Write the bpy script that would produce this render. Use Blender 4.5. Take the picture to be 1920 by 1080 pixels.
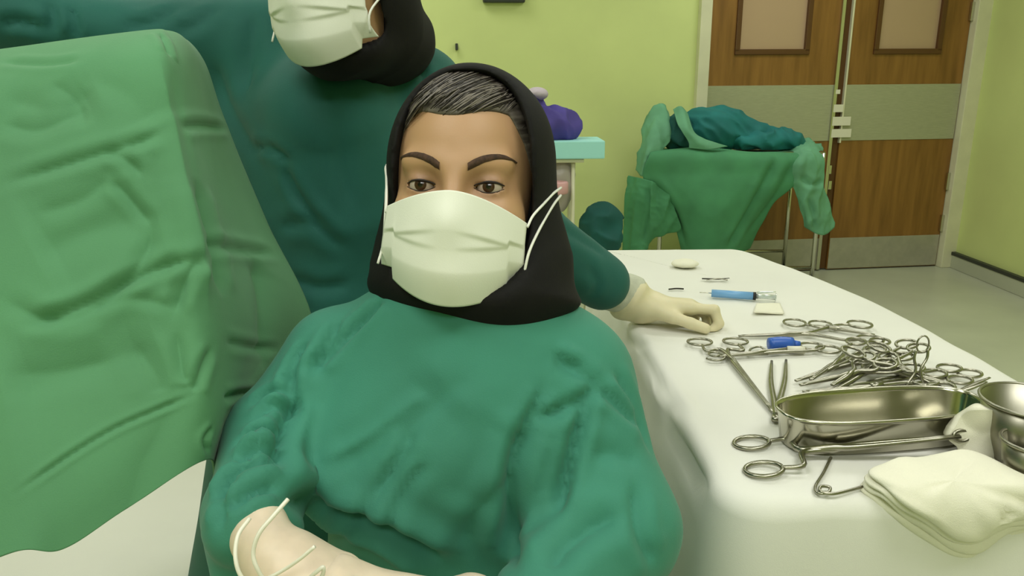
import bpy, bmesh, math
import numpy as np
from mathutils import Vector, Matrix
from mathutils.bvhtree import BVHTree

# ------------------------------------------------------------------ camera, light, exposure
scene = bpy.context.scene
for o in list(bpy.data.objects): bpy.data.objects.remove(o)
COL = scene.collection
F = 1400.0                                   # focal length in pixels of the 1920 px frame
PITCH = math.atan(380 / 1400); ROLL = math.radians(0.5)
CAM = np.array([0, 0, 1.30])
_c, _s = math.cos(PITCH), math.sin(PITCH)
FW = np.array([0, _c, -_s]); _u = np.array([0, _s, _c]); _r = np.array([1., 0, 0])
RT = _r * math.cos(ROLL) - _u * math.sin(ROLL)
UP = _u * math.cos(ROLL) + _r * math.sin(ROLL)
cd = bpy.data.cameras.new('camera'); cam = bpy.data.objects.new('camera', cd); COL.objects.link(cam)
cd.sensor_width = 36; cd.lens = F / 1920 * 36; cd.clip_start = 0.02
cam.matrix_world = Matrix(((RT[0], UP[0], -FW[0], CAM[0]), (RT[1], UP[1], -FW[1], CAM[1]), (RT[2], UP[2], -FW[2], CAM[2]), (0, 0, 0, 1)))
scene.camera = cam
w = bpy.data.worlds.new('world'); scene.world = w; w.use_nodes = True
w.node_tree.nodes['Background'].inputs[0].default_value = (0.8, 0.9, 0.75, 1)
w.node_tree.nodes['Background'].inputs[1].default_value = 0.05
scene.view_settings.view_transform = 'Standard'; scene.view_settings.look = 'None'
scene.view_settings.gamma = 1; scene.view_settings.use_curve_mapping = False
scene.view_settings.exposure = -0.43
CEIL = 2.9
LIGHTS = [(-0.9, 0.15, 24), (0.9, 0.15, 24), (-0.9, 2.3, 17), (1.5, 2.3, 19), (-0.9, 4.2, 17), (1.7, 4.0, 19), (0.0, -1.6, 42)]
for lx, ly, e in LIGHTS:
    ld = bpy.data.lights.new('ceiling_panel_light', 'AREA'); ld.shape = 'RECTANGLE'; ld.size = 1.16; ld.size_y = 0.56
    ld.energy = e; ld.color = (0.985, 0.99, 0.965)
    lo = bpy.data.objects.new('ceiling_panel_light', ld); COL.objects.link(lo); lo.location = (lx, ly, CEIL - 0.05)

def ray(x, y): return FW + (x - 960) / F * RT + (540 - y) / F * UP
def P(x, y, d): return CAM + d * ray(x, y)
def Pz(x, y, z):
    r = ray(x, y); return CAM + r * (z - CAM[2]) / r[2]
def PY(x, y, Y):
    r = ray(x, y); return CAM + r * Y / r[1]

# ------------------------------------------------------------------ helpers
def lin(c):
    c = np.array(c) / 255.0
    c = np.where(c <= 0.04045, c / 12.92, ((c + 0.055) / 1.055) ** 2.4)
    return (float(c[0]), float(c[1]), float(c[2]), 1.0)

def mat(name, rgb, rough=0.7, metal=0.0, var=0.0, vscale=8.0, bump=0.0, bscale=200.0, sss=0.0, sheen=0.0, spec=0.5, rgb2=None, stretch=None, alpha=1.0, trans=0.0, attr=None):
    m = bpy.data.materials.new(name); m.use_nodes = True
    nt = m.node_tree; b = nt.nodes['Principled BSDF']
    b.inputs['Base Color'].default_value = lin(rgb); b.inputs['Roughness'].default_value = rough
    b.inputs['Metallic'].default_value = metal; b.inputs['Specular IOR Level'].default_value = spec
    if sss:
        b.inputs['Subsurface Weight'].default_value = sss; b.inputs['Subsurface Radius'].default_value = (0.012, 0.005, 0.003)
        b.inputs['Subsurface Scale'].default_value = 0.6
    if sheen: b.inputs['Sheen Weight'].default_value = sheen; b.inputs['Sheen Roughness'].default_value = 0.5
    if trans: b.inputs['Transmission Weight'].default_value = trans
    b.inputs['Alpha'].default_value = alpha
    tc = nt.nodes.new('ShaderNodeTexCoord'); src = tc.outputs['Object']
    if stretch:
        mp = nt.nodes.new('ShaderNodeMapping'); mp.inputs['Scale'].default_value = stretch
        nt.links.new(src, mp.inputs['Vector']); src = mp.outputs['Vector']
    if var or rgb2:
        n = nt.nodes.new('ShaderNodeTexNoise'); n.inputs['Scale'].default_value = vscale; n.inputs['Detail'].default_value = 5
        nt.links.new(src, n.inputs['Vector'])
        r = nt.nodes.new('ShaderNodeValToRGB'); r.color_ramp.elements[0].position = 0.32; r.color_ramp.elements[1].position = 0.68
        c = np.array(rgb, float); c2 = np.array(rgb2, float) if rgb2 else np.clip(c * (1 + var), 0, 255)
        r.color_ramp.elements[0].color = lin(c if rgb2 else c * (1 - var)); r.color_ramp.elements[1].color = lin(c2)
        nt.links.new(n.outputs['Fac'], r.inputs['Fac']); nt.links.new(r.outputs['Color'], b.inputs['Base Color'])
    if attr:
        a = nt.nodes.new('ShaderNodeAttribute'); a.attribute_name = attr
        nt.links.new(a.outputs['Color'], b.inputs['Base Color'])
    if bump:
        n2 = nt.nodes.new('ShaderNodeTexNoise'); n2.inputs['Scale'].default_value = bscale; n2.inputs['Detail'].default_value = 3
        nt.links.new(src, n2.inputs['Vector'])
        bp = nt.nodes.new('ShaderNodeBump'); bp.inputs['Strength'].default_value = bump; bp.inputs['Distance'].default_value = 0.002
        nt.links.new(n2.outputs['Fac'], bp.inputs['Height']); nt.links.new(bp.outputs['Normal'], b.inputs['Normal'])
    return m

def mesh_obj(name, V, Fc, m=None, parent=None, smooth=True):
    me = bpy.data.meshes.new(name)
    V = np.asarray(V, float); me.from_pydata(V.tolist(), [], Fc.tolist() if isinstance(Fc, np.ndarray) else Fc)
    me.update()
    if smooth: me.polygons.foreach_set('use_smooth', [True] * len(me.polygons))
    if m: me.materials.append(m)
    o = bpy.data.objects.new(name, me); COL.objects.link(o)
    if parent: o.parent = parent
    return o

def tag(o, label=None, cat=None, group=None, kind=None):
    if label: o['label'] = label
    if cat: o['category'] = cat
    if group: o['group'] = group
    if kind: o['kind'] = kind
    return o

def empty(name, loc, label=None, cat=None, group=None, kind=None):
    o = bpy.data.objects.new(name, None); COL.objects.link(o); o.location = loc; o.empty_display_size = 0.05
    return tag(o, label, cat, group, kind)

def adopt(root, *objs):
    """parent while keeping world-space vertices"""
    inv = Matrix.Translation(-root.location) if root.type == 'EMPTY' else Matrix.Identity(4)
    for o in objs:
        o.parent = root; o.matrix_parent_inverse = inv

def boxVF(x0, x1, y0, y1, z0, z1):
    V = [(x, y, z) for z in (z0, z1) for y in (y0, y1) for x in (x0, x1)]
    return np.array(V, float), [(0, 2, 3, 1), (4, 5, 7, 6), (0, 1, 5, 4), (2, 6, 7, 3), (0, 4, 6, 2), (1, 3, 7, 5)]

def box(name, m, x0, x1, y0, y1, z0, z1, bev=0.0, parent=None, M=None):
    V, f = boxVF(x0, x1, y0, y1, z0, z1)
    if M is not None: V = V @ np.array(M)[:3, :3].T + np.array(M)[:3, 3]
    o = mesh_obj(name, V, f, m, None, smooth=False)
    if bev:
        b = bmesh.new(); b.from_mesh(o.data)
        bmesh.ops.bevel(b, geom=b.edges[:], offset=bev, segments=2, affect='EDGES', profile=0.6)
        b.to_mesh(o.data); b.free()
    if parent is not None: adopt(parent, o)
    return o

def catmull(pts, n, closed=False):
    p = np.asarray(pts, float); k = len(p)
    if closed:
        t = np.linspace(0, k, n, endpoint=False); i = np.floor(t).astype(int); f = (t - i)
        g = lambda j: p[(i + j) % k]
    else:
        t = np.linspace(0, k - 1, n); i = np.minimum(np.floor(t).astype(int), k - 2); f = t - i
        q = np.concatenate([[2 * p[0] - p[1]], p, [2 * p[-1] - p[-2]]])
        g = lambda j: q[i + j + 1]
    f = f.reshape((-1,) + (1,) * (p.ndim - 1))
    a, b, c, d = g(-1), g(0), g(1), g(2)
    return 0.5 * (2 * b + (c - a) * f + (2 * a - 5 * b + 4 * c - d) * f ** 2 + (3 * b - a - 3 * c + d) * f ** 3)

def tubeVF(path, rad, seg=8, closed=False, flat=1.0, upv=(0, 0, 1)):
    """swept tube; flat<1 squashes the section along upv"""
    p = np.asarray(path, float); n = len(p)
    rad = np.broadcast_to(np.asarray(rad, float), (n,)) if np.ndim(rad) == 0 or len(np.atleast_1d(rad)) == n else np.interp(np.linspace(0, 1, n), np.linspace(0, 1, len(rad)), rad)
    if closed: tg = np.roll(p, -1, 0) - np.roll(p, 1, 0)
    else: tg = np.gradient(p, axis=0)
    tg /= np.linalg.norm(tg, axis=1)[:, None] + 1e-12
    u = np.asarray(upv, float)
    N = np.zeros_like(p); prev = None
    for i in range(n):
        v = (u if prev is None else prev) - tg[i] * np.dot(u if prev is None else prev, tg[i])
        if np.linalg.norm(v) < 1e-4: v = np.cross(tg[i], (1, 0.3, 0.2))
        v /= np.linalg.norm(v); N[i] = v; prev = v
        if flat != 1.0: prev = None
    B = np.cross(tg, N)
    a = np.linspace(0, 2 * math.pi, seg, endpoint=False)
    V = p[:, None] + rad[:, None, None] * (np.cos(a)[None, :, None] * B[:, None] + flat * np.sin(a)[None, :, None] * N[:, None])
    V = V.reshape(-1, 3); Fc = []
    m = n if closed else n - 1
    for i in range(m):
        j = (i + 1) % n
        for k in range(seg):
            l = (k + 1) % seg
            Fc.append((i * seg + k, i * seg + l, j * seg + l, j * seg + k))
    if not closed:
        Fc.append(tuple(range(seg))[::-1]); Fc.append(tuple(range((n - 1) * seg, n * seg)))
    return V, Fc

def tube(name, path, rad, m, parent=None, seg=8, n=None, closed=False, flat=1.0, upv=(0, 0, 1)):
    if n: path = catmull(path, n, closed)
    o = mesh_obj(name, *tubeVF(path, rad, seg, closed, flat, upv), m)
    if parent is not None: adopt(parent, o)
    return o

def joinVF(lst):
    V = []; Fc = []; k = 0
    for v, f in lst:
        V.append(np.asarray(v, float)); Fc += [tuple(i + k for i in q) for q in f]; k += len(v)
    return np.concatenate(V), Fc

def lathe(name, prof, m, center, seg=40, parent=None, sx=1.0, sy=1.0, rot=0.0, power=2.0):
    a = np.linspace(0, 2 * math.pi, seg, endpoint=False)
    ca, sa = np.cos(a), np.sin(a)
    if power != 2.0:
        ca = np.sign(ca) * np.abs(ca) ** (2 / power); sa = np.sign(sa) * np.abs(sa) ** (2 / power)
    V = []; Fc = []
    for r, z in prof:
        ox = (sx - 1) if sx > 0 else 0
        V += [(r * c * sx, r * s * sy, z) for c, s in zip(ca, sa)]
    n = len(prof)
    for i in range(n - 1):
        for k in range(seg):
            l = (k + 1) % seg; Fc.append((i * seg + k, i * seg + l, (i + 1) * seg + l, (i + 1) * seg + k))
    V = np.array(V); c, s = math.cos(rot), math.sin(rot)
    V = np.stack([V[:, 0] * c - V[:, 1] * s, V[:, 0] * s + V[:, 1] * c, V[:, 2]], 1) + np.array(center)
    o = mesh_obj(name, V, Fc, m)
    if parent is not None: adopt(parent, o)
    return o

def gridF(nu, nv, closed=False):
    i, j = np.meshgrid(np.arange(nu if closed else nu - 1), np.arange(nv - 1), indexing='ij')
    k = (i + 1) % nu
    return np.stack([i * nv + j, k * nv + j, k * nv + j + 1, i * nv + j + 1], -1).reshape(-1, 4)

def patch(net, nu, nv):
    net = np.asarray(net, float)
    a = catmull(net, nu)                       # rows
    b = catmull(np.swapaxes(a, 0, 1), nv)      # cols
    return np.swapaxes(b, 0, 1)                # nu,nv,3

def normals(V, Fc):
    Fc = np.asarray(Fc); n = np.cross(V[Fc[:, 2]] - V[Fc[:, 0]], V[Fc[:, 3]] - V[Fc[:, 1]])
    N = np.zeros_like(V)
    for k in range(4): np.add.at(N, Fc[:, k], n)
    return N / (np.linalg.norm(N, axis=1)[:, None] + 1e-12)

def snoise(p, freq, seed=0, n=7):
    rng = np.random.RandomState(seed); p = np.asarray(p, float); out = np.zeros(p.shape[:-1])
    for k in range(n):
        d = rng.normal(size=3); d /= np.linalg.norm(d)
        f = freq * (0.6 + 0.9 * rng.rand())
        out += np.sin((p @ d) * f + rng.rand() * 6.28 + 0.8 * np.sin((p @ np.roll(d, 1)) * f * 0.7 + rng.rand() * 6.28))
    return out / n * 1.8

def ridged(p, freq, seed=0):
    return 1 - 2 * np.abs(snoise(p, freq, seed))

def bvh_of(V, Fc): return BVHTree.FromPolygons([tuple(v) for v in V.tolist()], [tuple(f) for f in (Fc.tolist() if isinstance(Fc, np.ndarray) else Fc)])

def fold(V, Fc, lines, Vn=None, bvh=None):
    """press sharp creases with raised lips into a cloth; lines are traced as they show on the cloth from the front"""
    N = normals(V, Fc) if Vn is None else Vn
    bvh = bvh or bvh_of(V, Fc)
    D = np.zeros(len(V))
    for ln in lines:
        pts, wd, dp = ln[0], ln[1] * 0.72, ln[2] * 0.8; lip = ln[3] if len(ln) > 3 else 0.4
        pp = catmull(np.array(pts, float), max(2, 4 * len(pts))) if len(pts) > 2 else np.linspace(pts[0], pts[1], 6)
        w3 = []
        for x, y in pp:
            h = bvh.ray_cast(Vector(CAM), Vector(ray(x, y)))
            if h[0] is not None: w3.append(np.array(h[0]))
        if len(w3) < 2: continue
        w3 = np.array(w3)
        lo, hi = w3.min(0) - 4 * wd, w3.max(0) + 4 * wd
        idx = np.where(np.all((V > lo) & (V < hi), axis=1))[0]
        if not len(idx): continue
        best = np.full(len(idx), 9.0); tt = np.zeros(len(idx))
        for i in range(len(w3) - 1):
            a, b = w3[i], w3[i + 1]; ab = b - a
            t = np.clip(((V[idx] - a) @ ab) / (ab @ ab + 1e-12), 0, 1)
            d = np.linalg.norm(V[idx] - a - t[:, None] * ab, axis=1)
            u = d < best; best[u] = d[u]; tt[u] = (i + t[u]) / (len(w3) - 1)
        fade = np.clip(np.minimum(tt, 1 - tt) * 6, 0.12, 1)
        D[idx] += fade * dp * (-np.exp(-np.sqrt((best / wd) ** 2 + .04) * 1.25) * 1.2 + lip * np.exp(-((best - 2.2 * wd) / (1.3 * wd)) ** 2))
    return V + N * D[:, None]

# ---- signed distance bodies
def sdf_grid(lo, hi, h):
    ax = [np.arange(lo[i], hi[i] + h, h, dtype=np.float32) for i in range(3)]
    return np.stack(np.meshgrid(*ax, indexing='ij'), -1), np.array(lo, float)

def cap(p, a, b, ra, rb, sc=None):
    a = np.asarray(a, np.float32); b = np.asarray(b, np.float32)
    if sc is not None:
        s = np.asarray(sc, np.float32); p = p * s; a = a * s; b = b * s
    ab = b - a; t = np.clip(((p - a) @ ab) / max(float(ab @ ab), 1e-9), 0, 1)
    q = p - a - t[..., None] * ab
    return np.sqrt((q * q).sum(-1)) - (ra + (rb - ra) * t)

def ell(p, c, r):
    q = p - np.asarray(c, np.float32); r = np.asarray(r, np.float32)
    k0 = np.sqrt(((q / r) ** 2).sum(-1)); k1 = np.sqrt(((q / r ** 2) ** 2).sum(-1)) + 1e-9
    return k0 * (k0 - 1) / k1

def smin(a, b, k):
    h = np.maximum(k - np.abs(a - b), 0) / k
    return np.minimum(a, b) - h * h * k * 0.25
def smax(a, b, k): return -smin(-a, -b, k)

def surface_nets(f, org, h, smooth=0):
    s = f < 0; nx, ny, nz = f.shape
    cnt = np.zeros((nx - 1, ny - 1, nz - 1), np.int8)
    offs = [(i, j, k) for i in (0, 1) for j in (0, 1) for k in (0, 1)]
    for i, j, k in offs: cnt += s[i:nx - 1 + i, j:ny - 1 + j, k:nz - 1 + k]
    act = (cnt > 0) & (cnt < 8); idx = np.argwhere(act)
    vid = np.full(act.shape, -1, np.int64); vid[act] = np.arange(len(idx))
    pos = np.zeros((len(idx), 3)); c = np.zeros(len(idx))
    for o in offs:
        for ax in range(3):
            if o[ax]: continue
            e = list(o); e[ax] = 1
            f0 = f[tuple((idx + o).T)]; f1 = f[tuple((idx + e).T)]
            cr = (f0 < 0) != (f1 < 0)
            t = np.where(cr, f0 / np.where(cr, f0 - f1, 1), 0)
            q = np.array(o, float)[None] + np.zeros((len(idx), 3)); q[:, ax] = t
            pos += np.where(cr[:, None], q, 0); c += cr
    V = (idx + pos / c[:, None]) * h + org
    Fs = []
    for ax in range(3):
        b, cc = (ax + 1) % 3, (ax + 2) % 3
        sl0 = [slice(1, -1)] * 3; sl0[ax] = slice(0, -1); sl1 = list(sl0); sl1[ax] = slice(1, None)
        ch = s[tuple(sl0)] != s[tuple(sl1)]; e = np.argwhere(ch)
        base = e.copy(); base[:, b] += 1; base[:, cc] += 1
        def g(db, dc):
            q = base.copy(); q[:, b] += db; q[:, cc] += dc; return vid[tuple(q.T)]
        quad = np.stack([g(-1, -1), g(0, -1), g(0, 0), g(-1, 0)], 1)
        inside = s[tuple(base.T)]
        quad[~inside] = quad[~inside][:, ::-1]
        Fs.append(quad)
    Fc = np.concatenate(Fs); Fc = Fc[(Fc >= 0).all(1)]
    for _ in range(smooth):
        S = np.zeros_like(V); n = np.zeros(len(V))
        for k in range(4):
            a, b = Fc[:, k], Fc[:, (k + 1) % 4]
            for d in range(3): S[:, d] += np.bincount(a, V[b, d], len(V)) + np.bincount(b, V[a, d], len(V))
            n += np.bincount(a, minlength=len(V)) + np.bincount(b, minlength=len(V))
        V = 0.5 * V + 0.5 * S / n[:, None]
    return V, Fc

def solidify(o, t, off=-1.0):
    md = o.modifiers.new('thickness', 'SOLIDIFY'); md.thickness = t; md.offset = off; return o

# ------------------------------------------------------------------ materials
M_wall = mat('pale_green_wall_paint', (214, 225, 150), 0.55, var=0.02, vscale=2, bump=0.05, bscale=90)
M_ceil = mat('ceiling_paint', (235, 236, 225), 0.8)
M_floor = mat('vinyl_floor', (196, 199, 178), 0.32, var=0.025, vscale=3)
M_cove = mat('vinyl_cove', (188, 191, 170), 0.4)
M_darkstrip = mat('dark_capping', (52, 56, 48), 0.5)
M_frame = mat('cream_door_frame', (222, 219, 188), 0.45, var=0.02)
M_wood = mat('door_veneer', (122, 84, 34), 0.42, rgb2=(152, 108, 50), vscale=2.2, stretch=(9, 9, 0.9), bump=0.05, bscale=60)
M_bead = mat('dark_wood_bead', (92, 58, 24), 0.45)
M_plate = mat('brushed_door_plate', (176, 177, 150), 0.33, metal=0.25, var=0.03, vscale=20, stretch=(1, 1, 12))
M_kick = mat('brushed_kick_plate', (176, 172, 156), 0.35, metal=0.3, var=0.03, vscale=20)
M_pane = mat('frosted_pane', (190, 160, 130), 0.25)
M_steel = mat('surgical_steel', (158, 155, 140), 0.28, metal=1.0, var=0.05, vscale=60)
M_tray = mat('polished_steel', (186, 183, 166), 0.18, metal=1.0, var=0.03, vscale=12)
M_bowl = mat('dull_steel', (158, 155, 140), 0.34, metal=1.0, var=0.03, vscale=12)
M_chrome = mat('chrome', (205, 203, 190), 0.2, metal=1.0)
M_sheet = mat('white_sheet', (230, 229, 219), 0.85, var=0.012, vscale=5, bump=0.12, bscale=900, sheen=0.1)
M_gauze = mat('gauze', (240, 237, 216), 0.9, var=0.012, vscale=20, bump=0.4, bscale=1100)
M_drape = mat('drape_green', (84, 142, 98), 0.82, var=0.05, vscale=4, bump=0.15, bscale=800, sheen=0.1)
M_gown1 = mat('gown_green', (56, 130, 108), 0.8, var=0.05, vscale=5, bump=0.15, bscale=800, sheen=0.08)
M_gown2 = mat('gown_green_shaded', (24, 92, 82), 0.8, var=0.06, vscale=5, bump=0.15, bscale=800, sheen=0.05)  # same cloth as the seated gown, with shade mixed into the colour
M_linen = mat('linen_green', (74, 140, 98), 0.85, var=0.06, vscale=6, bump=0.1, bscale=400)
M_linen2 = mat('linen_pale_green', (104, 162, 128), 0.85, var=0.06, vscale=6)
M_teal = mat('linen_teal', (26, 112, 112), 0.8, var=0.08, vscale=7)
M_teal2 = mat('linen_dark_teal', (18, 84, 80), 0.8, var=0.08, vscale=7)
M_black = mat('black_scarf', (20, 19, 18), 0.8, var=0.1, vscale=20, bump=0.1, bscale=600, spec=0.25)
M_mask = mat('mask_white', (236, 238, 224), 0.8, bump=0.08, bscale=900, sss=0.0)
M_loop = mat('ear_loop_white', (236, 236, 226), 0.8)
M_skin = mat('skin', (190, 140, 100), 0.5, sss=0.12, attr='tint', bump=0.04, bscale=500)
M_brow = mat('brow_dark', (66, 46, 33), 0.85, var=0.25, vscale=300)
M_lash = mat('lash_dark', (34, 24, 20), 0.7)
M_hair = mat('hair_grey_streaks', (44, 37, 32), 0.45, rgb2=(122, 114, 106), vscale=34, stretch=(0.55, 1.0, 4.5), bump=0.15, bscale=90)
M_strand = mat('hair_strand_grey', (128, 120, 112), 0.4)
M_strand2 = mat('hair_strand_dark', (40, 33, 29), 0.45)
M_white_eye = mat('eye_white', (182, 166, 152), 0.25)
M_iris = mat('iris_brown', (58, 34, 20), 0.2)
M_pupil = mat('pupil_black', (12, 9, 8), 0.1)
M_glove = mat('latex_glove', (222, 212, 174), 0.5, sss=0.1, var=0.02, vscale=30)
M_glove2 = mat('latex_glove_thin', (222, 203, 180), 0.45, sss=0.1, var=0.05, vscale=30)
M_cuff = mat('knit_cuff', (196, 198, 178), 0.9, var=0.04, vscale=60, bump=0.4, bscale=300, stretch=(1, 1, 1))
M_cath = mat('white_catheter', (240, 236, 220), 0.4)
M_blue = mat('blue_plastic', (52, 98, 190), 0.35)
M_bluel = mat('light_blue_plastic', (120, 172, 222), 0.35)
M_clear = mat('clear_plastic', (215, 225, 220), 0.15, trans=0.6)
M_rubber = mat('black_rubber', (30, 30, 30), 0.6)
M_violet = mat('violet_cloth', (78, 66, 148), 0.8, var=0.1, vscale=6)
M_turq = mat('turquoise_pack', (172, 236, 234), 0.5)
M_pink = mat('pink_roll', (222, 170, 172), 0.7)
M_bag = mat('grey_clear_bag', (196, 186, 184), 0.3, trans=0.35)
M_lilac = mat('pale_lilac_band', (205, 190, 205), 0.7)
M_label = mat('white_label', (232, 228, 208), 0.6)
M_wire = mat('dark_wire', (60, 58, 50), 0.4, metal=0.8)

# ------------------------------------------------------------------ room
WA = math.radians(6.5)                        # the door wall is turned a little
WO = np.array([3.19, 5.30, 0.0])              # its right end, at the corner
WD = np.array([-math.cos(WA), -math.sin(WA), 0]); WN = np.array([math.sin(WA), -math.cos(WA), 0])  # leftwards, into the room
def wall_M():                                  # local x = leftwards along wall, y = out into the room, z = up
    return Matrix(((WD[0], WN[0], 0, WO[0]), (WD[1], WN[1], 0, WO[1]), (0, 0, 1, 0), (0, 0, 0, 1)))
WM = wall_M()
def on_wall(px, py, out=0.0):
    r = ray(px, py); o = WO + WN * out
    t = ((o - CAM) @ WN) / (r @ WN); q = CAM + r * t - o
    return float(q @ WD), float(q[2])

def struct(o): o['kind'] = 'structure'; return o
struct(box('floor', M_floor, -3.2, 3.6, -3.2, 6.2, -0.1, 0.0))
struct(box('ceiling', M_ceil, -3.2, 3.6, -3.2, 6.2, CEIL, CEIL + 0.1))
struct(box('wall_right', M_wall, 3.20, 3.3, -3.2, 5.6, 0, CEIL))
struct(box('wall_left', M_wall, -3.1, -3.0, -3.2, 5.6, 0, CEIL))
struct(box('wall_front', M_wall, -3.1, 3.3, -3.2, -3.1, 0, CEIL))
tr = struct(box('baseboard_right', M_cove, 3.17, 3.20, -3.0, 5.25, 0, 0.095, 0.006))
box('capping_strip', M_darkstrip, 3.165, 3.20, -3.0, 5.25, 0.095, 0.118, 0.003, parent=tr)

# door opening in wall coordinates
DL, _ = on_wall(1323, 160); DR, _ = on_wall(1806, 150); DC, _ = on_wall(1567, 158)
DH = 2.12
wb = empty('wall_back', (0, 0, 0), kind='structure')
box('wall_panel', M_wall, DL + 0.06, 6.4, -0.12, 0, 0, CEIL, parent=wb, M=WM)
box('wall_panel', M_wall, -0.2, DR - 0.06, -0.12, 0, 0, CEIL, parent=wb, M=WM)
box('wall_panel', M_wall, DR - 0.06, DL + 0.06, -0.12, 0, DH + 0.05, CEIL, parent=wb, M=WM)
bb = struct(box('baseboard_back', M_cove, DL + 0.08, 6.3, 0, 0.03, 0, 0.095, 0.006, M=WM))
box('capping_strip', M_darkstrip, DL + 0.08, 6.3, 0, 0.034, 0.095, 0.118, 0.003, parent=bb, M=WM)

fr = empty('trim_1', tuple(WO + WD * DC), kind='structure')
box('door_jamb', M_frame, DL, DL + 0.075, -0.13, 0.05, 0, DH + 0.075, 0.006, parent=fr, M=WM)
box('door_jamb', M_frame, DR - 0.11, DR, -0.13, 0.05, 0, DH + 0.075, 0.006, parent=fr, M=WM)
box('door_head', M_frame, DR, DL, -0.13, 0.05, DH, DH + 0.075, 0.006, parent=fr, M=WM)

def door(nm, x0, x1, hinge_right):
    """x0 < x1 in wall coordinates (x grows to the left in the photo)"""
    r = empty(nm, tuple(WO + WD * (x0 + x1) / 2), kind='structure')
    def W(px, py): return on_wall(px, py)
    wd = x1 - x0
    zg = 1.50; g0, g1 = x0 + wd * (0.24 if hinge_right else 0.24), x1 - wd * 0.22
    lf = [('x', x0, g0, 0.0, DH), ('x', g1, x1, 0.0, DH), ('m', g0, g1, 0.0, zg), ('m', g0, g1, 1.98, DH)]
    for _, a, b, z0, z1 in lf: box('door_stile' if _ == 'x' else 'door_panel', M_wood, a, b, -0.05, -0.008, z0 + 0.008, z1, parent=r, M=WM)
    pn = box('pane', M_pane, g0, g1, -0.036, -0.022, zg, 1.98, parent=r, M=WM)
    for a, b, c, d in ((g0 - 0.015, g1 + 0.015, zg - 0.02, zg + 0.015), (g0 - 0.015, g1 + 0.015, 1.965, 2.0), (g0 - 0.015, g0 + 0.018, zg, 1.98), (g1 - 0.018, g1 + 0.015, zg, 1.98)):
        box('glazing_bead', M_bead, a, b, -0.02, 0.006, c, d, 0.004, parent=r, M=WM)
    box('push_plate', M_plate, x0 + 0.004, x1 - 0.004, -0.008, -0.003, 0.915, 1.285, 0.002, parent=r, M=WM)
    box('kick_plate', M_kick, x0 + 0.004, x1 - 0.004, -0.008, -0.003, 0.012, 0.235, 0.002, parent=r, M=WM)
    return r
d1 = door('door_1', DC + 0.008, DL - 0.004, False)
d2 = door('door_2', DR + 0.004, DC - 0.075, True)
# meeting stile strips between the leaves
box('meeting_strip', M_chrome, DC - 0.012, DC + 0.012, -0.008, 0.012, 0.012, DH - 0.01, 0.003, parent=d1, M=WM)
box('meeting_strip', M_frame, DC - 0.078, DC - 0.066, -0.045, 0.006, 0.9, DH - 0.01, 0.003, parent=d2, M=WM)
box('meeting_stile', M_bead, DC - 0.07, DC - 0.01, -0.05, -0.02, 0.012, DH - 0.01, parent=d2, M=WM)
for (px0, py0, px1, py1) in ((1562, 196, 1578, 210), (1560, 219, 1592, 235), (1558, 242, 1593, 257), (1566, 168, 1573, 176)):
    a, z1 = on_wall(px0, py0); b, z0 = on_wall(px1, py1)
    box('door_label', M_label, b, a, 0.010, 0.014, z0, z1, parent=d2, M=WM)
for py in (318, 347):
    a, z = on_wall(1553, py)
    box('flush_bolt', M_chrome, a - 0.018, a + 0.006, -0.006, 0.014, z - 0.03, z + 0.03, 0.004, parent=d2, M=WM)
for zz in (0.32, 0.62, 1.75):
    box('hinge', M_chrome, DR + 0.0, DR + 0.022, -0.006, 0.016, zz - 0.06, zz + 0.06, 0.004, parent=d2, M=WM)

# ceiling light housings
for k, (lx, ly, e) in enumerate(LIGHTS):
    c = empty('ceiling_light', (lx, ly, CEIL - 0.04), 'rectangular ceiling light panel above the %s of the room' % ('instrument table', 'seated person', 'left back', 'right back', 'far left', 'far right', 'camera side')[k], 'lamp', 'ceiling light panels')
    for a in ((-0.62, 0.62, -0.32, -0.29), (-0.62, 0.62, 0.29, 0.32), (-0.62, -0.59, -0.29, 0.29), (0.59, 0.62, -0.29, 0.29)):
        box('frame', M_ceil, lx + a[0], lx + a[1], ly + a[2], ly + a[3], CEIL - 0.06, CEIL, parent=c)
# fittings on the back wall, high up
a, z = on_wall(935, 6)
tag(box('wall_fitting', M_darkstrip, a - 0.16, a + 0.1, 0, 0.05, z, z + 0.09, 0.01, M=WM), 'small dark fitting high on the pale green wall', 'fitting')
a, z = on_wall(856, 88)
tag(box('wall_hook', M_darkstrip, a - 0.008, a + 0.008, 0, 0.03, z - 0.02, z + 0.02, 0.004, M=WM), 'tiny dark hook stuck on the pale green wall', 'hook')

# ------------------------------------------------------------------ instrument table and its white cloth
TZ = 0.85
tb = empty('instrument_table', (0.51, 1.2, 0), 'long steel instrument table hidden under the white cloth', 'table')
box('table_top', M_chrome, 0.26, 0.62, 0.77, 2.0, TZ - 0.03, TZ - 0.008, 0.004, parent=tb)
for x in (0.28, 0.60):
    for y in (0.80, 1.98): tube('leg', [(x, y, 0.0), (x, y, TZ - 0.03)], 0.014, M_chrome, tb)
def rrect(x0, x1, y0, y1, rs, n):
    """rounded rectangle, corner radii rs for (x1,y0),(x1,y1),(x0,y1),(x0,y0)"""
    pts = []
    for (cx, cy, a0), r in zip(((x1, y0, -90), (x1, y1, 0), (x0, y1, 90), (x0, y0, 180)), rs):
        sx = -1 if cx == x1 else 1; sy = 1 if cy == y0 else -1
        for a in np.radians(np.linspace(a0, a0 + 90, 9)): pts.append((cx + sx * r + r * math.cos(a), cy + sy * r + r * math.sin(a)))
    pts = np.array(pts + pts[:1]); L = np.r_[0, np.cumsum(np.linalg.norm(np.diff(pts, axis=0), axis=1))]
    t = np.linspace(0, L[-1], n, endpoint=False)
    return np.stack([np.interp(t, L, pts[:, 0]), np.interp(t, L, pts[:, 1])], 1)
nC = 340
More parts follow.
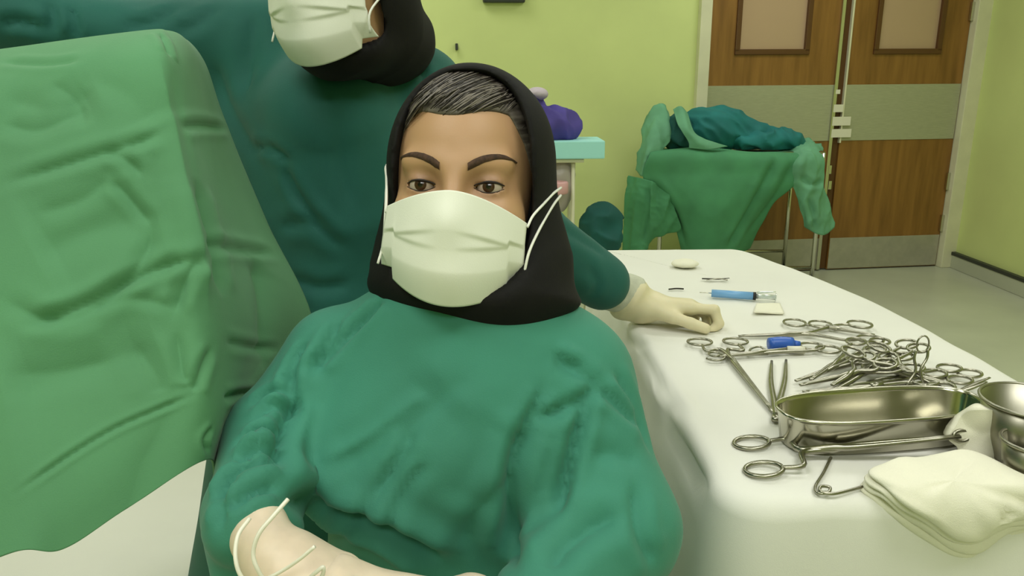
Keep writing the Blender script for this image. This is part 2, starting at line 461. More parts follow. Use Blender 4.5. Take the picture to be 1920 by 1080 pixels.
ct = rrect(0.228, 0.80, 0.735, 2.075, (0.05, 0.035, 0.05, 0.055), nC)
ct[:, 0] -= 0.2 * np.clip(ct[:, 1] - 1.2, 0, 2) ** 2 * np.clip((ct[:, 0] - 0.25) / 0.4, 0, 1)
tg = np.roll(ct, -1, 0) - np.roll(ct, 1, 0); nrm = np.stack([tg[:, 1], -tg[:, 0]], 1); nrm /= np.linalg.norm(nrm, axis=1)[:, None]
s3 = np.concatenate([ct, np.zeros((nC, 1))], 1)
ct = ct + nrm * (0.005 * snoise(s3, 26, 6))[:, None] * np.clip((0.4 - ct[:, :1]) / .1, 0, 1); cin = ct - nrm * 0.034
fw_ = 0.5 * snoise(s3, 22, 3) + 0.5 * ridged(s3, 13, 5)
mid = np.array([0.51, 1.24])
rings = []
for t in np.linspace(0, 1.0, 30):
    cc = np.stack([np.full(nC, 0.48), np.clip(ct[:, 1], 0.9, 1.75)], 1); xy = cc + (cin - cc) * t
    z = TZ + 0.0012 * snoise(np.concatenate([xy, 0 * xy[:, :1]], 1), 18, 8) * min(1, t * 8)
    rings.append(np.concatenate([xy, z[:, None]], 1))
for k, a in enumerate(np.radians([0, 25, 50, 75, 90])):
    r = 0.022; wob = 0.004 * snoise(s3, 40, 9)
    rings.append(np.stack([ct[:, 0] + nrm[:, 0] * (r * math.sin(a) - r), ct[:, 1] + nrm[:, 1] * (r * math.sin(a) - r), TZ - r + r * math.cos(a) + wob * math.sin(a)], 1))
for t in np.linspace(0.03, 1, 26):
    off = 0.012 * t ** 0.6 + (0.012 + 0.035 * t) * fw_ * min(1, t * 4) * (1 - .7 * np.clip((.9 - ct[:, 1]) / .15, 0, 1)) + 0.02 * t + 0.05 * np.clip((0.35 - ct[:, 0]) / 0.1, 0, 1) * np.clip((ct[:, 1] - .74) / .2, 0.1, 1) * t ** 0.8
    rings.append(np.stack([ct[:, 0] + nrm[:, 0] * off, ct[:, 1] + nrm[:, 1] * off, np.full(nC, TZ - 0.024 - t * 0.70)], 1))
V = np.stack(rings, 1).reshape(-1, 3); Fc = gridF(nC, len(rings), True)[:, ::-1]
V = fold(V, Fc, [([(1190, 640), (1235, 715), (1290, 795)], 0.012, 0.010), ([(1235, 745), (1275, 830), (1330, 930)], 0.018, 0.014), ([(1180, 690), (1230, 790), (1270, 900)], 0.018, 0.012),
                 ([(1150, 600), (1180, 640), (1220, 650)], 0.01, 0.006)])
cl = mesh_obj('tablecloth', V, Fc, M_sheet)
bm = bmesh.new(); bm.from_mesh(cl.data); bmesh.ops.remove_doubles(bm, verts=bm.verts[:], dist=1e-5); bm.to_mesh(cl.data); bm.free(); solidify(cl, 0.0015, -1).modifiers[0].use_rim = False
tag(cl, 'white cloth draped over the long instrument table on the right', 'tablecloth')

# ------------------------------------------------------------------ green drape on a stand, left foreground
net = [
 [(-170, 175, .84), (0, 150, .84), (150, 130, .84), (285, 112, .84), (318, 105, .86), (335, 100, .88), (350, 95, .92)],
 [(-170, 118, .78), (0, 92, .775), (150, 71, .77), (282, 55, .775), (312, 56, .795), (333, 62, .83), (352, 74, .91)],
 [(-170, 160, .715), (0, 140, .71), (150, 118, .705), (288, 100, .715), (335, 105, .755), (362, 108, .82), (388, 122, .94)],
 [(-170, 265, .69), (0, 255, .685), (150, 245, .685), (285, 238, .695), (346, 236, .73), (388, 236, .82), (428, 240, .965)],
 [(-170, 450, .665), (0, 440, .66), (160, 430, .665), (300, 425, .68), (376, 425, .70), (430, 425, .82), (502, 420, .99)],
 [(-170, 640, .64), (0, 630, .635), (160, 612, .645), (312, 602, .665), (396, 600, .69), (480, 600, .82), (587, 602, 1.01)],
 [(-170, 860, .61), (5, 835, .605), (165, 780, .625), (318, 745, .65), (408, 735, .68), (470, 760, .82), (565, 790, 1.01)],
 [(-170, 1010, .59), (15, 960, .59), (140, 925, .605), (262, 870, .63), (404, 795, .675), (440, 830, .82), (545, 850, 1.01)],
 [(-170, 1120, .575), (22, 1036, .58), (118, 1030, .595), (236, 955, .62), (390, 862, .668), (420, 905, .82), (530, 905, 1.01)],
]
G = patch([[P(*q) for q in r] for r in net], 250, 260)
V = G.reshape(-1, 3); Fc = gridF(250, 260)
N = normals(V, Fc)
if (N @ FW).mean() > 0: Fc = Fc[:, ::-1]; N = -N
V = V + N * (0.0014 * snoise(V, 18, 21) + 0.0005 * snoise(V, 60, 4))[:, None]
V = fold(V, Fc, [
 ([(0, 345), (110, 310), (200, 282), (250, 268), (310, 245)], 0.007, 0.007), ([(195, 282), (235, 300), (270, 330)], 0.006, 0.005),
 ([(340, 237), (380, 235), (425, 240)], 0.006, 0.006), ([(385, 458), (440, 465), (520, 475)], 0.007, 0.007),
 ([(40, 612), (150, 570), (280, 510), (385, 478)], 0.007, 0.008), ([(0, 560), (90, 600), (180, 575), (270, 480), (285, 410)], 0.009, 0.006),
 ([(60, 400), (150, 370), (200, 330)], 0.010, 0.004), ([(205, 335), (240, 370), (285, 420)], 0.006, 0.005),
 ([(30, 925), (120, 860), (210, 805), (290, 770), (360, 742)], 0.003, 0.004), ([(385, 480), (350, 520), (325, 590)], 0.007, 0.007),
 ([(0, 115), (80, 118), (150, 110)], 0.006, 0.004), ([(0, 230), (70, 240), (160, 195)], 0.010, 0.005), ([(300, 60), (312, 80), (320, 105)], 0.006, 0.005),
 ([(400, 650), (375, 700), (360, 735)], 0.006, 0.006), ([(330, 620), (340, 690), (350, 720)], 0.006, 0.004), ([(420, 640), (470, 650), (530, 655)], 0.006, 0.005),
 ([(420, 745), (445, 740), (480, 735)], 0.005, 0.006), ([(150, 580), (250, 560), (330, 578)], 0.006, 0.003), ([(90, 150), (130, 180), (160, 240)], 0.012, 0.004),
 ([(0, 700), (110, 690), (210, 670)], 0.014, 0.004), ([(300, 110), (318, 200), (345, 330), (375, 470), (392, 600)], 0.010, -0.004, 0.3), ([(370, 330), (400, 450), (420, 560)], 0.02, 0.010),
 ([(250, 640), (290, 700), (300, 740)], 0.012, 0.004), ([(60, 480), (160, 430), (300, 400)], 0.045, 0.012, 0), ([(0, 740), (150, 690), (300, 640)], 0.05, 0.014, 0), ([(120, 130), (230, 170), (290, 240)], 0.04, 0.008, 0), ([(0, 180), (90, 200), (180, 160)], 0.03, 0.008, 0), ([(480, 480), (500, 570), (500, 700)], 0.04, 0.015, 0), ([(400, 800), (385, 825), (392, 850)], 0.004, 0.005)])
dr = mesh_obj('surgical_drape', V, Fc, M_drape); solidify(dr, 0.002, -1)
tag(dr, 'light green surgical drape hung over a stand in the left foreground', 'drape')
st = empty('drape_stand', tuple(P(120, 90, .80) * np.array([1, 1, 0])), 'steel floor stand holding up the green drape at left', 'stand')
b0, b1 = P(-240, 163, .795), P(292, 84, .795)
pm = (b0 + b1) / 2
tube('crossbar', [b0, b1], 0.008, M_chrome, st)
pm = b0 + (b1 - b0) * 0.0 - np.array([.09, 0, 0])
tube('pole', [pm, (pm[0], pm[1] + 0.02, 0.03)], 0.010, M_chrome, st)
lathe('base', [(0.001, 0.03), (0.03, 0.03), (0.12, 0.018), (0.125, 0.0), (0.001, 0.0)], M_chrome, (pm[0], pm[1] + 0.02, 0), parent=st)

# low stand under a white sheet, seen beneath the green drape
ct = rrect(-1.9, -0.588, 0.95, 2.2, (0.06, 0.06, 0.06, 0.06), 220)
tg = np.roll(ct, -1, 0) - np.roll(ct, 1, 0); nrm = np.stack([tg[:, 1], -tg[:, 0]], 1); nrm /= np.linalg.norm(nrm, axis=1)[:, None]
s3 = np.concatenate([ct, np.zeros((220, 1))], 1); fw_ = snoise(s3, 20, 13); rings = []; mid = np.array([-1.2, 1.5])
for t in (0.02, 0.3, 0.6, 0.85, 0.95):
    xy = mid + (ct - mid) * t; rings.append(np.concatenate([xy, np.full((220, 1), 0.42)], 1))
for a in np.radians([0, 30, 60, 90]):
    r = 0.03; rings.append(np.stack([ct[:, 0] + nrm[:, 0] * (r * math.sin(a) - r), ct[:, 1] + nrm[:, 1] * (r * math.sin(a) - r), np.full(220, 0.42 - r + r * math.cos(a))], 1))
for t in np.linspace(0.1, 1, 9):
    off = (0.005 + 0.02 * t) * fw_ * min(1, 3 * t); rings.append(np.stack([ct[:, 0] + nrm[:, 0] * off, ct[:, 1] + nrm[:, 1] * off, np.full(220, 0.39 - t * 0.38)], 1))
wsh = mesh_obj('covered_bench', np.stack(rings, 1).reshape(-1, 3), gridF(220, len(rings), True)[:, ::-1], M_sheet); solidify(wsh, 0.0015, -1)
tag(wsh, 'low bench under a white sheet below the hanging green drape', 'bench')

# ------------------------------------------------------------------ heads (local frame: x right in the photo, y away, z up, metres, origin between the eyes)
HX, HZ = 0.0325, 0.0
def build_head():
    g, org = sdf_grid((-0.10, -0.045, -0.20), (0.105, 0.205, 0.135), 0.0024)
    x, y, z = g[..., 0], g[..., 1], g[..., 2]
    f = ell(g, (0.0, .093, .030), (.0735, .094, .094))
    f = smin(f, ell(g, (0, .066, -.045), (.0615, .066, .070)), .03)
    f = smin(f, ell(g, (0, .035, -.095), (.026, .026, .022)), .04)                 # chin
    for s in (-1, 1):
        f = smin(f, ell(g, (s * .038, .030, -.032), (.022, .022, .020)), .03)         # cheekbone
        f = smin(f, cap(g, (s * .012, .0085, .019), (s * .046, .0195, .024), .0075, .0065), .016)   # brow ridge
    for s in (-1, 1):
        f = smax(f, -ell(g, (s * .031, -.006, -.001), (.019, .0155, .0125)), .014)
        lid = ell(g, (s * HX, .0185, HZ), (.0152, .0142, .0142))
        f = smin(f, lid, .005)
    f = smin(f, cap(g, (0, .0065, .014), (0, -.016, -.036), .0065, .0095), .014)      # nose
    f = smin(f, ell(g, (0, -.017, -.040), (.012, .011, .010)), .008)
    for s in (-1, 1):
        f = smin(f, ell(g, (s * .012, -.006, -.042), (.008, .010, .008)), .006)
        u = (x - s * HX) / .0145; k = np.clip(1 - u * u, -1, 1)
        up_ = .0036 * np.sign(k) * np.sqrt(np.abs(k)) + .0006 * s * u - .0004; lo_ = -.0052 * k
        op = np.maximum(np.maximum(z - HZ - up_, HZ + lo_ - z), np.abs(x - s * HX) - .0145)
        op = np.maximum(op, y - .020)
        f = smax(f, -op, .0012)
    f = smin(f, cap(g, (0, .085, -.09), (.006, .095, -.19), .048, .050), .03)          # neck
    for s in (-1, 1): f = smin(f, ell(g, (s * .070, .098, -.015), (.008, .016, .028)), .006)   # ears
    V, Fc = surface_nets(f, org, 0.0024, 2)
    return V, Fc
HV, HF = build_head(); HB = bvh_of(HV, HF)
def on_head(x, z, off=0.0):
    h = HB.ray_cast(Vector((x, -0.2, z)), Vector((0, 1, 0)))
    if h[0] is None: return np.array([x, 0.06, z])
    q = np.array(h[0]); n = np.array(h[1]); n = n if n[1] < 0 else -n
    return q + n * off
def head_tint(V):
    base = np.array(lin((186, 146, 108))[:3]); lo = np.array(lin((140, 104, 80))[:3])
    sh = np.zeros(len(V))
    for s in (-1, 1):
        d = np.sqrt(((V[:, 0] - s * HX) / .024) ** 2 + ((V[:, 2] - .002) / .014) ** 2)
        sh = np.maximum(sh, np.clip(1.25 - d, 0, 1))                               # brown eye make-up
    c = base * (1 - 0.75 * sh[:, None]) + lo * 0.75 * sh[:, None]
    return np.concatenate([c, np.ones((len(V), 1))], 1)
me_head = None
def add_tint(o, V):
    a = o.data.color_attributes.new('tint', 'FLOAT_COLOR', 'POINT'); a.data.foreach_set('color', head_tint(V).astype(np.float32).ravel())

def build_hijab(seed, lean=False):
    g, org = sdf_grid((-0.17, -0.06, -0.27), (0.19, 0.29, 0.15), 0.0036)
    x, y, z = g[..., 0], g[..., 1], g[..., 2]
    f = ell(g, (.006, .090, .032), (.0885, .110, .1045))
    f = smin(f, ell(g, (.002, .092, -.035), (.083, .085, .085)) if lean else ell(g, (.006, .110, -.06), (.103, .088, .105)), .03)
    if lean:
        f = smin(f, cap(g, (.0, .12, -.04), (.0, .19, -.09), .072, .070), .04)
        f = smin(f, ell(g, (.002, .056, -.096), (.052, .055, .030)), .03)
    else:
        f = smin(f, cap(g, (.012, .10, -.10), (.024, .135, -.21), .093, .095), .04)
        f = smin(f, ell(g, (.016, .092, -.108), (.098, .076, .047)), .03)
    # opening for the face
    u = np.abs(x - .004) / .0675; v = np.abs(z + .003) / np.where(z > -.003, .121, .100)
    ex = np.where(z > -.003, 2.5, 4.0); op = ((u ** ex + v ** ex) ** (1 / ex) - 1) * .06
    op = np.maximum(op, y - .075)
    f = smax(f, -op, .006)
    V, Fc = surface_nets(f, org, 0.0036, 2)
    N = normals(V, Fc)
    low = np.clip((-V[:, 2] - .04) / .06, 0, 1)
    q = V * np.array([0.8, 0.8, 2.2]); 
    V = V + N * (0.0065 * low * ridged(q + 0.02 * snoise(V, 20, seed)[:, None], 26, seed + 1) + 0.0008 * snoise(V, 60, seed + 2))[:, None]
    return V, Fc

def build_mask():
    nu, nv = 90, 70
    u = np.linspace(-1, 1, nu)[:, None]; v = np.linspace(0, 1, nv)[None, :]
    xl = -.0655 + (-.0715 + .0655) * v; xr = .0675 + (.065 - .0675) * v
    x = xl + (xr - xl) * (u + 1) / 2
    zt = -.0095 - .016 * np.abs(u) ** 1.7 - .006 * u * np.abs(u)
    zb = -.116 + (.116 - .0785) * np.abs(u) ** 2.0 - .0055 * u
    # the bottom edge runs level near the corners and bellies out below the chin
    zb = np.where(np.abs(u) > 0.80, zb * 0 + (-.0775 - .0055 * u) - .004 * (1 - np.abs(u)) / .2, np.minimum(zb, -.0815 - .0055 * u))
    zz = zt + (zb - zt) * v
    y = -.0305 + .050 * np.abs(u) ** 2.0 + .014 * (v - .30) ** 2 + .040 * np.clip(v - .72, 0, 1) ** 1.4 * 2.0
    y = y - .006 * np.exp(-((v - .28) / .2) ** 2) * np.exp(-(u / .28) ** 2)
    # pleats: overlapping steps
    for v0, dp, bend in ((.37, .0026, .05), (.52, .0024, -.05)):
        vv = v - v0 - bend * u * u * 2.0
        y = y + dp * (1 / (1 + np.exp(-vv * 140)) - .5) * np.exp(-np.abs(vv) * 5) * 1.6 * np.clip(np.abs(u) * 2.2 - .22, 0.05, 1) * (1 - 0.6 * np.abs(u) ** 4)
    k = 1 + np.clip(y, -.1, .1) / .7
    V = np.stack([x * k, y + 0 * x, zz * k], -1).reshape(-1, 3)
    V[:, 1] += 0.0009 * snoise(V, 70, 3)
    return V, gridF(nu, nv)[:, ::-1]

def make_person_head(root, M, seed, tag_scarf, lean=False):
    """M: 4x4 local->world as numpy"""
    def W(V): return np.asarray(V) @ M[:3, :3].T + M[:3, 3]
    parts = []
    HF_ = HF[(HV[HF][..., 2] > -.118).all(1)] if lean else HF
    body = mesh_obj('body', W(HV), HF_, M_skin); add_tint(body, HV); parts.append(body)
    SV, SF = V, Fc = build_hijab(seed, lean); sc = mesh_obj('head_scarf', W(V), Fc, M_black); sc['label'] = tag_scarf; parts.append(sc)
    V, Fc = build_mask(); mk = mesh_obj('face_mask', W(V), Fc, M_mask); solidify(mk, 0.0012, -1); mk['label'] = 'white pleated face mask'
    loops = []
    SBV, SBF = SV, SF; SB = bvh_of(SBV, SBF)
    def on_scarf(x, z, off=.0016):
        h = SB.ray_cast(Vector((x, -0.2, z)), Vector((0, 1, 0)))
        return np.array(h[0]) + np.array([0, -off, 0]) if h[0] is not None else np.array([x, .09, z])
    L1 = [(-.0680, .020, -.026), (-.0705, .030, -.008), on_scarf(-.0765, .012), on_scarf(-.0800, .024), (-.086, .10, .035)]
    L2 = [(-.0740, .020, -.076), (-.0720, .030, -.055), (-.0715, .032, -.02), on_scarf(-.0765, .004), (-.086, .10, .022)]
    R1 = [(.0700, .020, -.036), (.0745, .030, -.024), on_scarf(.0840, -.010), on_scarf(.0925, .003), (.100, .09, .012)]
    R2 = [(.0680, .020, -.084), (.0725, .020, -.060), on_scarf(.0810, -.036), on_scarf(.0925, -.010), (.100, .09, .004)]
    for L in (L1, L2, R1, R2):
        t = tube('ear_loop', W(catmull(L, 20)), 0.0014, M_loop, seg=6); loops.append(t)
    parts.append(mk)
    adopt(root, *parts)
    adopt(mk, *loops)
    # eyes
    for s in (-1, 1):
        c = np.array([s * HX, .0185, HZ]); r = .0128
        prof = [(r * math.sin(a), -r * math.cos(a)) for a in np.linspace(0.001, math.pi - 0.001, 26)]
        def ball(name, a0, a1, rr, m, n=12, gx=0.0):
            aa = np.linspace(a0, a1, n); V = []; seg = 24
            for a in aa:
                for b in np.linspace(0, 2 * math.pi, seg, endpoint=False):
                    V.append((rr * math.sin(a) * math.cos(b), -rr * math.cos(a), rr * math.sin(a) * math.sin(b)))
            V = np.array(V); cg, sg = math.cos(gx), math.sin(gx)
            V = np.stack([V[:, 0] * cg - V[:, 1] * sg, V[:, 0] * sg + V[:, 1] * cg, V[:, 2]], 1) + c
            return mesh_obj(name, W(V), gridF(n, seg).reshape(-1, 4).tolist() + [((i) * seg + seg - 1, (i + 1) * seg + seg - 1, (i + 1) * seg, i * seg) for i in range(n - 1)], m)
        e = ball('eyeball', 0.001, math.pi - .001, r, M_white_eye, 20); adopt(root, e)
        ir = ball('iris', 0.001, 0.46, r + .0003, M_iris, 8); pu = ball('pupil', 0.001, 0.18, r + .0005, M_pupil, 5); adopt(e, ir, pu)
        # lashes along the upper lid edge, thin line below
        ul = []; ll = []
        for u in np.linspace(-.98, .98, 15):
            xx = s * HX + u * .0145; k = 1 - u * u
            zz = HZ + .0036 * math.sqrt(k) + .0006 * s * u - .0004
            ul.append(on_head(xx, zz + .0010, .0004)); ll.append(on_head(xx, HZ - .0052 * k - .0010, .0002))
        ls = tube('eyelash', W(np.array(ul)), [.0005, .0010, .0013, .0012, .0006], M_lash, seg=6); adopt(root, ls)
        l2 = tube('eyelash', W(np.array(ll)), [.0003, .0005, .0005, .0003], M_lash, seg=6); adopt(root, l2)
        # crease above the lid is modelled; brow hair
        bc = [(s * .0130, .0165, .0036), (s * .021, .0215, .0040), (s * .031, .0262, .0034), (s * .043, .0288, .0024), (s * .056, .0268, .0009)]
        q = catmull(np.array(bc), 26); V = []; 
        for (bx, bz, bw) in q:
            for k in np.linspace(-1, 1, 6): V.append(on_head(bx, bz + k * bw, .0012 * (1 - k * k) + .0003))
        V = np.array(V); fcs = gridF(26, 6) if s > 0 else gridF(26, 6)[:, ::-1]
        V = V + 0.0002 * snoise(V, 900, 5)[:, None]
        bw_ = mesh_obj('eyebrow', W(V), fcs, M_brow); adopt(root, bw_)
    # hair swept back under the scarf
    nu, nv = 110, 46; V = []
    for i in range(nu):
        u = i / (nu - 1) * 2 - 1; x = .003 + u * .070
        hl = .071 - .004 * math.cos(u * 5 + .6) - .055 * max(0, abs(u) - .62) ** 1.2 * (2.4 if u > 0 else 1.6) - 0.10 * max(0, abs(u) - .86)
        for j in range(nv):
            t = j / (nv - 1); z = hl + (.1215 * math.sqrt(max(0.02, 1 - (u * .94) ** 2)) ** 0.55 - hl) * t if hl < .1 else hl
            xs = x
            # fall back on the skull ellipsoid, offset grows away from the hairline
            off = -.0006 + .0075 * min(1, t * 2.6) ** 0.7
            q = on_head(xs, min(z, .1215), off)
            V.append(q)
    V = np.array(V); fl = V[:, 0] * 0.75 + V[:, 2] * 0.9
    N = normals(V, gridF(nu, nv)); N[N[:, 1] > 0] *= -1
    rg = ridged(np.stack([V[:, 0] * 0.35 + V[:, 2] * 0.15, 0 * V[:, 0], V[:, 2] * 1.2 + V[:, 0] * .35], 1), 260, 6)
    V = V + N * (0.0005 * rg + 0.0008 * snoise(V, 60, 2))[:, None]
    hr = mesh_obj('hair', W(V), gridF(nu, nv), M_hair); hr['label'] = 'grey streaked dark hair'; solidify(hr, 0.001, 1)
    adopt(root, hr)
    rng = np.random.RandomState(seed)
    for m_, cnt, nm in ((M_strand, 130, 'grey_strands'), (M_strand2, 190, 'dark_strands')):
        lst = []
        for k in range(cnt):
            u0 = rng.uniform(-.93, .90); z0 = rng.uniform(.0, .030) if rng.rand() < .6 else rng.uniform(-.0015, .004)
            hl = .071 - .004 * math.cos(u0 * 5 + .6) - .055 * max(0, abs(u0) - .62) ** 1.2 * (2.4 if u0 > 0 else 1.6) - .10 * max(0, abs(u0) - .86)
            x0 = .003 + u0 * .070; ln = rng.uniform(.025, .05); q = []
            dx = .75 + .25 * rng.rand() if u0 < .35 else .35
            for t in np.linspace(0, 1, 9):
                xx = x0 + ln * dx * t; zz = hl + z0 + ln * (.42 * t + .30 * t * t) * (1.0 if u0 < .35 else 1.5)
                if ((xx - .003) / .064) ** 2 + (max(0, zz - .03) / .092) ** 2 > 1: break
                h = max(0, zz - hl); q.append(on_head(xx, zz, .0002 + .0079 * min(1, h / .014) ** .7 + .0006 * math.sin(k)))
            if len(q) > 3: lst.append(tubeVF(np.array(q), [.0003, .0007, .0007, .0003], 4))
        V, Fc = joinVF(lst); hs = mesh_obj(nm, W(V), Fc, m_); hs['kind'] = 'stuff'; adopt(hr, hs)

# ------------------------------------------------------------------ hands
def hand_prims(wrist, f, n, tside, L=0.175, curl=(20, 30, 25), pinch=None, spread=5, thumb_curl=(10, 15), curls=None, thumb_out=40, thumb_down=20):
    """wrist point, f forward, n back-of-hand normal, tside unit vector towards the thumb; returns list of capsules"""
    f = np.array(f, float); f /= np.linalg.norm(f); n = np.array(n, float); n -= f * (n @ f); n /= np.linalg.norm(n)
    t = np.array(tside, float); t -= f * (t @ f) + n * (t @ n); t /= np.linalg.norm(t)
    s = L / 0.175; pr = []; w0 = np.array(wrist, float)
    cols = [0.026, 0.009, -0.009, -0.026]; mlen = [0.086, 0.088, 0.083, 0.076]; lens = [(.042, .026, .021), (.046, .029, .022), (.042, .027, .021), (.033, .020, .019)]; rad = [.0098, .0100, .0095, .0085]
    mcp = []
    for k in range(4):
        b = w0 + s * (t * cols[k] * 0.55 + f * 0.012); m_ = w0 + s * (t * cols[k] + f * mlen[k] - n * (0.004 if k in (0, 3) else 0))
        pr.append((b, m_, .0155 * s, .0125 * s, .016)); mcp.append(m_)
    pr.append((w0 - f * .03 * s, w0 + f * .02 * s, .024 * s, .025 * s, .02))
    for k in range(4):
        c = (curls[k] if curls else curl); a = math.radians(spread * (1.5 - k)); p0 = mcp[k]; ang = 0
        d0 = f * math.cos(a) + t * math.sin(a)
        for j in range(3):
            ang += math.radians(c[j]); d = d0 * math.cos(ang) - n * math.sin(ang)
            p1 = p0 + d * lens[k][j] * s
            pr.append((p0, p1, rad[k] * s * (1 - .07 * j), rad[k] * s * (.95 - .09 * j), .004 if j else .006)); p0 = p1
    # thumb leaves the side of the palm near its base
    a = math.radians(thumb_out); dn = math.radians(thumb_down)
    d = f * math.cos(a) + t * math.sin(a); d = d * math.cos(dn) - n * math.sin(dn)
    p0 = w0 + s * (t * .020 + f * .018 - n * .004); p1 = p0 + d * .042 * s; pr.append((p0, p1, .0165 * s, .0125 * s, .014))
    for j, (l, r) in enumerate(((.033, .0112), (.027, .0105))):
        g_ = math.radians(thumb_curl[j]); d = d * math.cos(g_) + (-t * math.sin(a) * .8 + f * .45 - n * 0.1) * math.sin(g_); d /= np.linalg.norm(d)
        p2 = p1 + d * l * s; pr.append((p1, p2, r * s, r * .88 * s, .004)); p1 = p2
    return pr
def hand_mesh(pr, extra=(), h=0.0022, sm=1):
    pts = np.array([q for c in pr for q in c[:2]] + [q for c in extra for q in c[:2]]); mx = max([max(c[2], c[3]) for c in list(pr) + list(extra)]) + .006
    g, org = sdf_grid(pts.min(0) - mx, pts.max(0) + mx, h); f = None
    for c in list(pr) + list(extra):
        d = cap(g, *c[:4]); f = d if f is None else smin(f, d, c[4])
    return surface_nets(f, org, h, sm)

# ------------------------------------------------------------------ seated person
person1 = empty('person', (-0.05, 0.72, 0), 'seated person in green gown, black head scarf and white mask, facing the camera', 'person')
D1 = 0.70; E1 = P(850, 346, D1)
yaw = math.radians(4); rl = math.radians(-2.2)
ax = RT; az = UP; ay = FW
X_ = ax * math.cos(yaw) + ay * math.sin(yaw) * -1.0; Y_ = np.cross(az, X_); 
X2 = X_ * math.cos(rl) + az * math.sin(rl); Z2 = np.cross(X2, Y_)
M1 = np.eye(4); M1[:3, 0] = X2; M1[:3, 1] = Y_; M1[:3, 2] = Z2; M1[:3, 3] = E1
make_person_head(person1, M1, 11, 'black head scarf tucked into the gown')

def gown_sdf(prims, lo, hi, h, sm=2):
    g, org = sdf_grid(lo, hi, h); f = None
    for c in prims:
        if c[0] == 'c': d = cap(g, P(*c[1]) if len(c[1]) == 3 and c[1][0] > 5 or abs(c[1][0]) > 5 else c[1], P(*c[2]) if abs(c[2][0]) > 5 else c[2], c[3], c[4], c[6] if len(c) > 6 else None); k = c[5]
        else: d = ell(g, P(*c[1]) if abs(c[1][0]) > 5 else c[1], c[2]); k = c[3]
        f = d if f is None else smin(f, d, k)
    return surface_nets(f, org, h, sm)
prims = [
 ('e', (880, 780, .81), (.150, .100, .17), .05),
 ('e', (815, 850, .765), (.150, .080, .075), .06),          # bust
 ('e', (870, 1040, .835), (.150, .100, .16), .05),
 ('c', (640, 665, .81), (1070, 705, .81), .047, .052, .05),  # shoulder yoke
 ('c', (780, 628, .825), (1000, 668, .825), .052, .052, .05),
 ('c', (622, 670, .80), (520, 815, .755), .048, .046, .022),  # right upper arm
 ('c', (512, 825, .755), (465, 985, .64), .050, .037, .014),  # right forearm sleeve
 ('c', (452, 960, .665), (462, 1090, .665), .034, .028, .012),
 ('c', (1072, 715, .80), (1140, 985, .745), .060, .066, .035),  # left upper arm
 ('c', (1140, 990, .745), (990, 1190, .63), .064, .045, .03),
 ('e', (-.054, .74, .62), (.19, .15, .17), .08),
 ('c', (-.13, .70, .56), (-.17, .36, .56), .095, .085, .06),   # thighs under the gown
 ('c', (.02, .70, .56), (.07, .36, .56), .095, .085, .06),
 ('c', (-.17, .36, .54), (-.16, .36, .10), .085, .10, .06),
 ('c', (.07, .36, .54), (.06, .36, .10), .085, .10, .06),
]
V, Fc = gown_sdf(prims, (-.42, .20, .02), (.27, .95, 1.14), 0.0054, 2)
N = normals(V, Fc)
q = V * np.array([1, 1, .7])
V = V + N * (0.0012 * snoise(V, 24, 31) + 0.0011 * ridged(q, 30, 32))[:, None]
V = fold(V, Fc, [
 ([(600, 690), (640, 640), (690, 590), (715, 560)], 0.008, 0.0144), ([(590, 700), (610, 650), (640, 600)], 0.007, 0.0144), ([(540, 720), (550, 680), (575, 640)], 0.006, 0.0112),
 ([(555, 780), (545, 730), (550, 690)], 0.007, 0.0128), ([(590, 870), (680, 820), (760, 760), (800, 735)], 0.009, -0.0064, 0.3), ([(690, 950), (740, 870), (770, 800)], 0.008, 0.0080),
 ([(730, 990), (760, 920), (800, 870)], 0.008, 0.0064), ([(1000, 790), (1070, 760), (1125, 725)], 0.008, 0.0112), ([(1105, 740), (1080, 820), (1060, 900), (1045, 970)], 0.008, 0.0176),
 ([(1125, 728), (1160, 760), (1200, 800)], 0.008, 0.0112), ([(1030, 680), (1080, 700), (1125, 725)], 0.009, 0.0080), ([(1040, 660), (1065, 680), (1090, 690)], 0.007, 0.0096),
 ([(1000, 780), (970, 860), (960, 960), (965, 1070)], 0.012, 0.0224), ([(1020, 730), (1000, 770), (985, 800)], 0.007, 0.0080), ([(1030, 1070), (1060, 1020), (1110, 985), (1170, 960)], 0.014, 0.0144),
 ([(530, 935), (600, 950), (680, 975), (760, 1010), (840, 1065)], 0.014, 0.0192, 0.9), ([(440, 870), (480, 850), (530, 850)], 0.007, 0.0256), ([(400, 940), (440, 890), (490, 868), (530, 870)], 0.007, 0.0256),
 ([(450, 830), (490, 815), (530, 820)], 0.006, 0.0256), ([(410, 1000), (420, 930), (450, 900)], 0.007, 0.0096), ([(530, 880), (525, 830), (540, 780), (560, 740)], 0.010, 0.0208),
 ([(640, 1000), (680, 960), (700, 930)], 0.008, 0.0064), ([(860, 1030), (900, 960), (960, 900)], 0.012, 0.0064), ([(880, 700), (800, 770), (740, 830)], 0.014, 0.0048), ([(1150, 690), (1190, 760), (1220, 850)], 0.010, 0.0080),
 ([(620, 880), (720, 800), (830, 700)], 0.035, 0.010, 0), ([(700, 930), (790, 840), (880, 760)], 0.035, 0.008, 0), ([(850, 960), (900, 870), (950, 780)], 0.035, 0.009, 0), ([(470, 760), (500, 740), (540, 735)], 0.006, 0.012), ([(480, 790), (515, 765), (550, 770)], 0.006, 0.012), ([(430, 960), (470, 925), (520, 915)], 0.006, 0.014), ([(1110, 860), (1150, 850), (1200, 870)], 0.012, 0.007), ([(1190, 900), (1200, 1000), (1230, 1060)], 0.010, 0.0096)])
gw = mesh_obj('gown', V, Fc, M_gown1); gw['label'] = 'green surgical gown'; adopt(person1, gw)
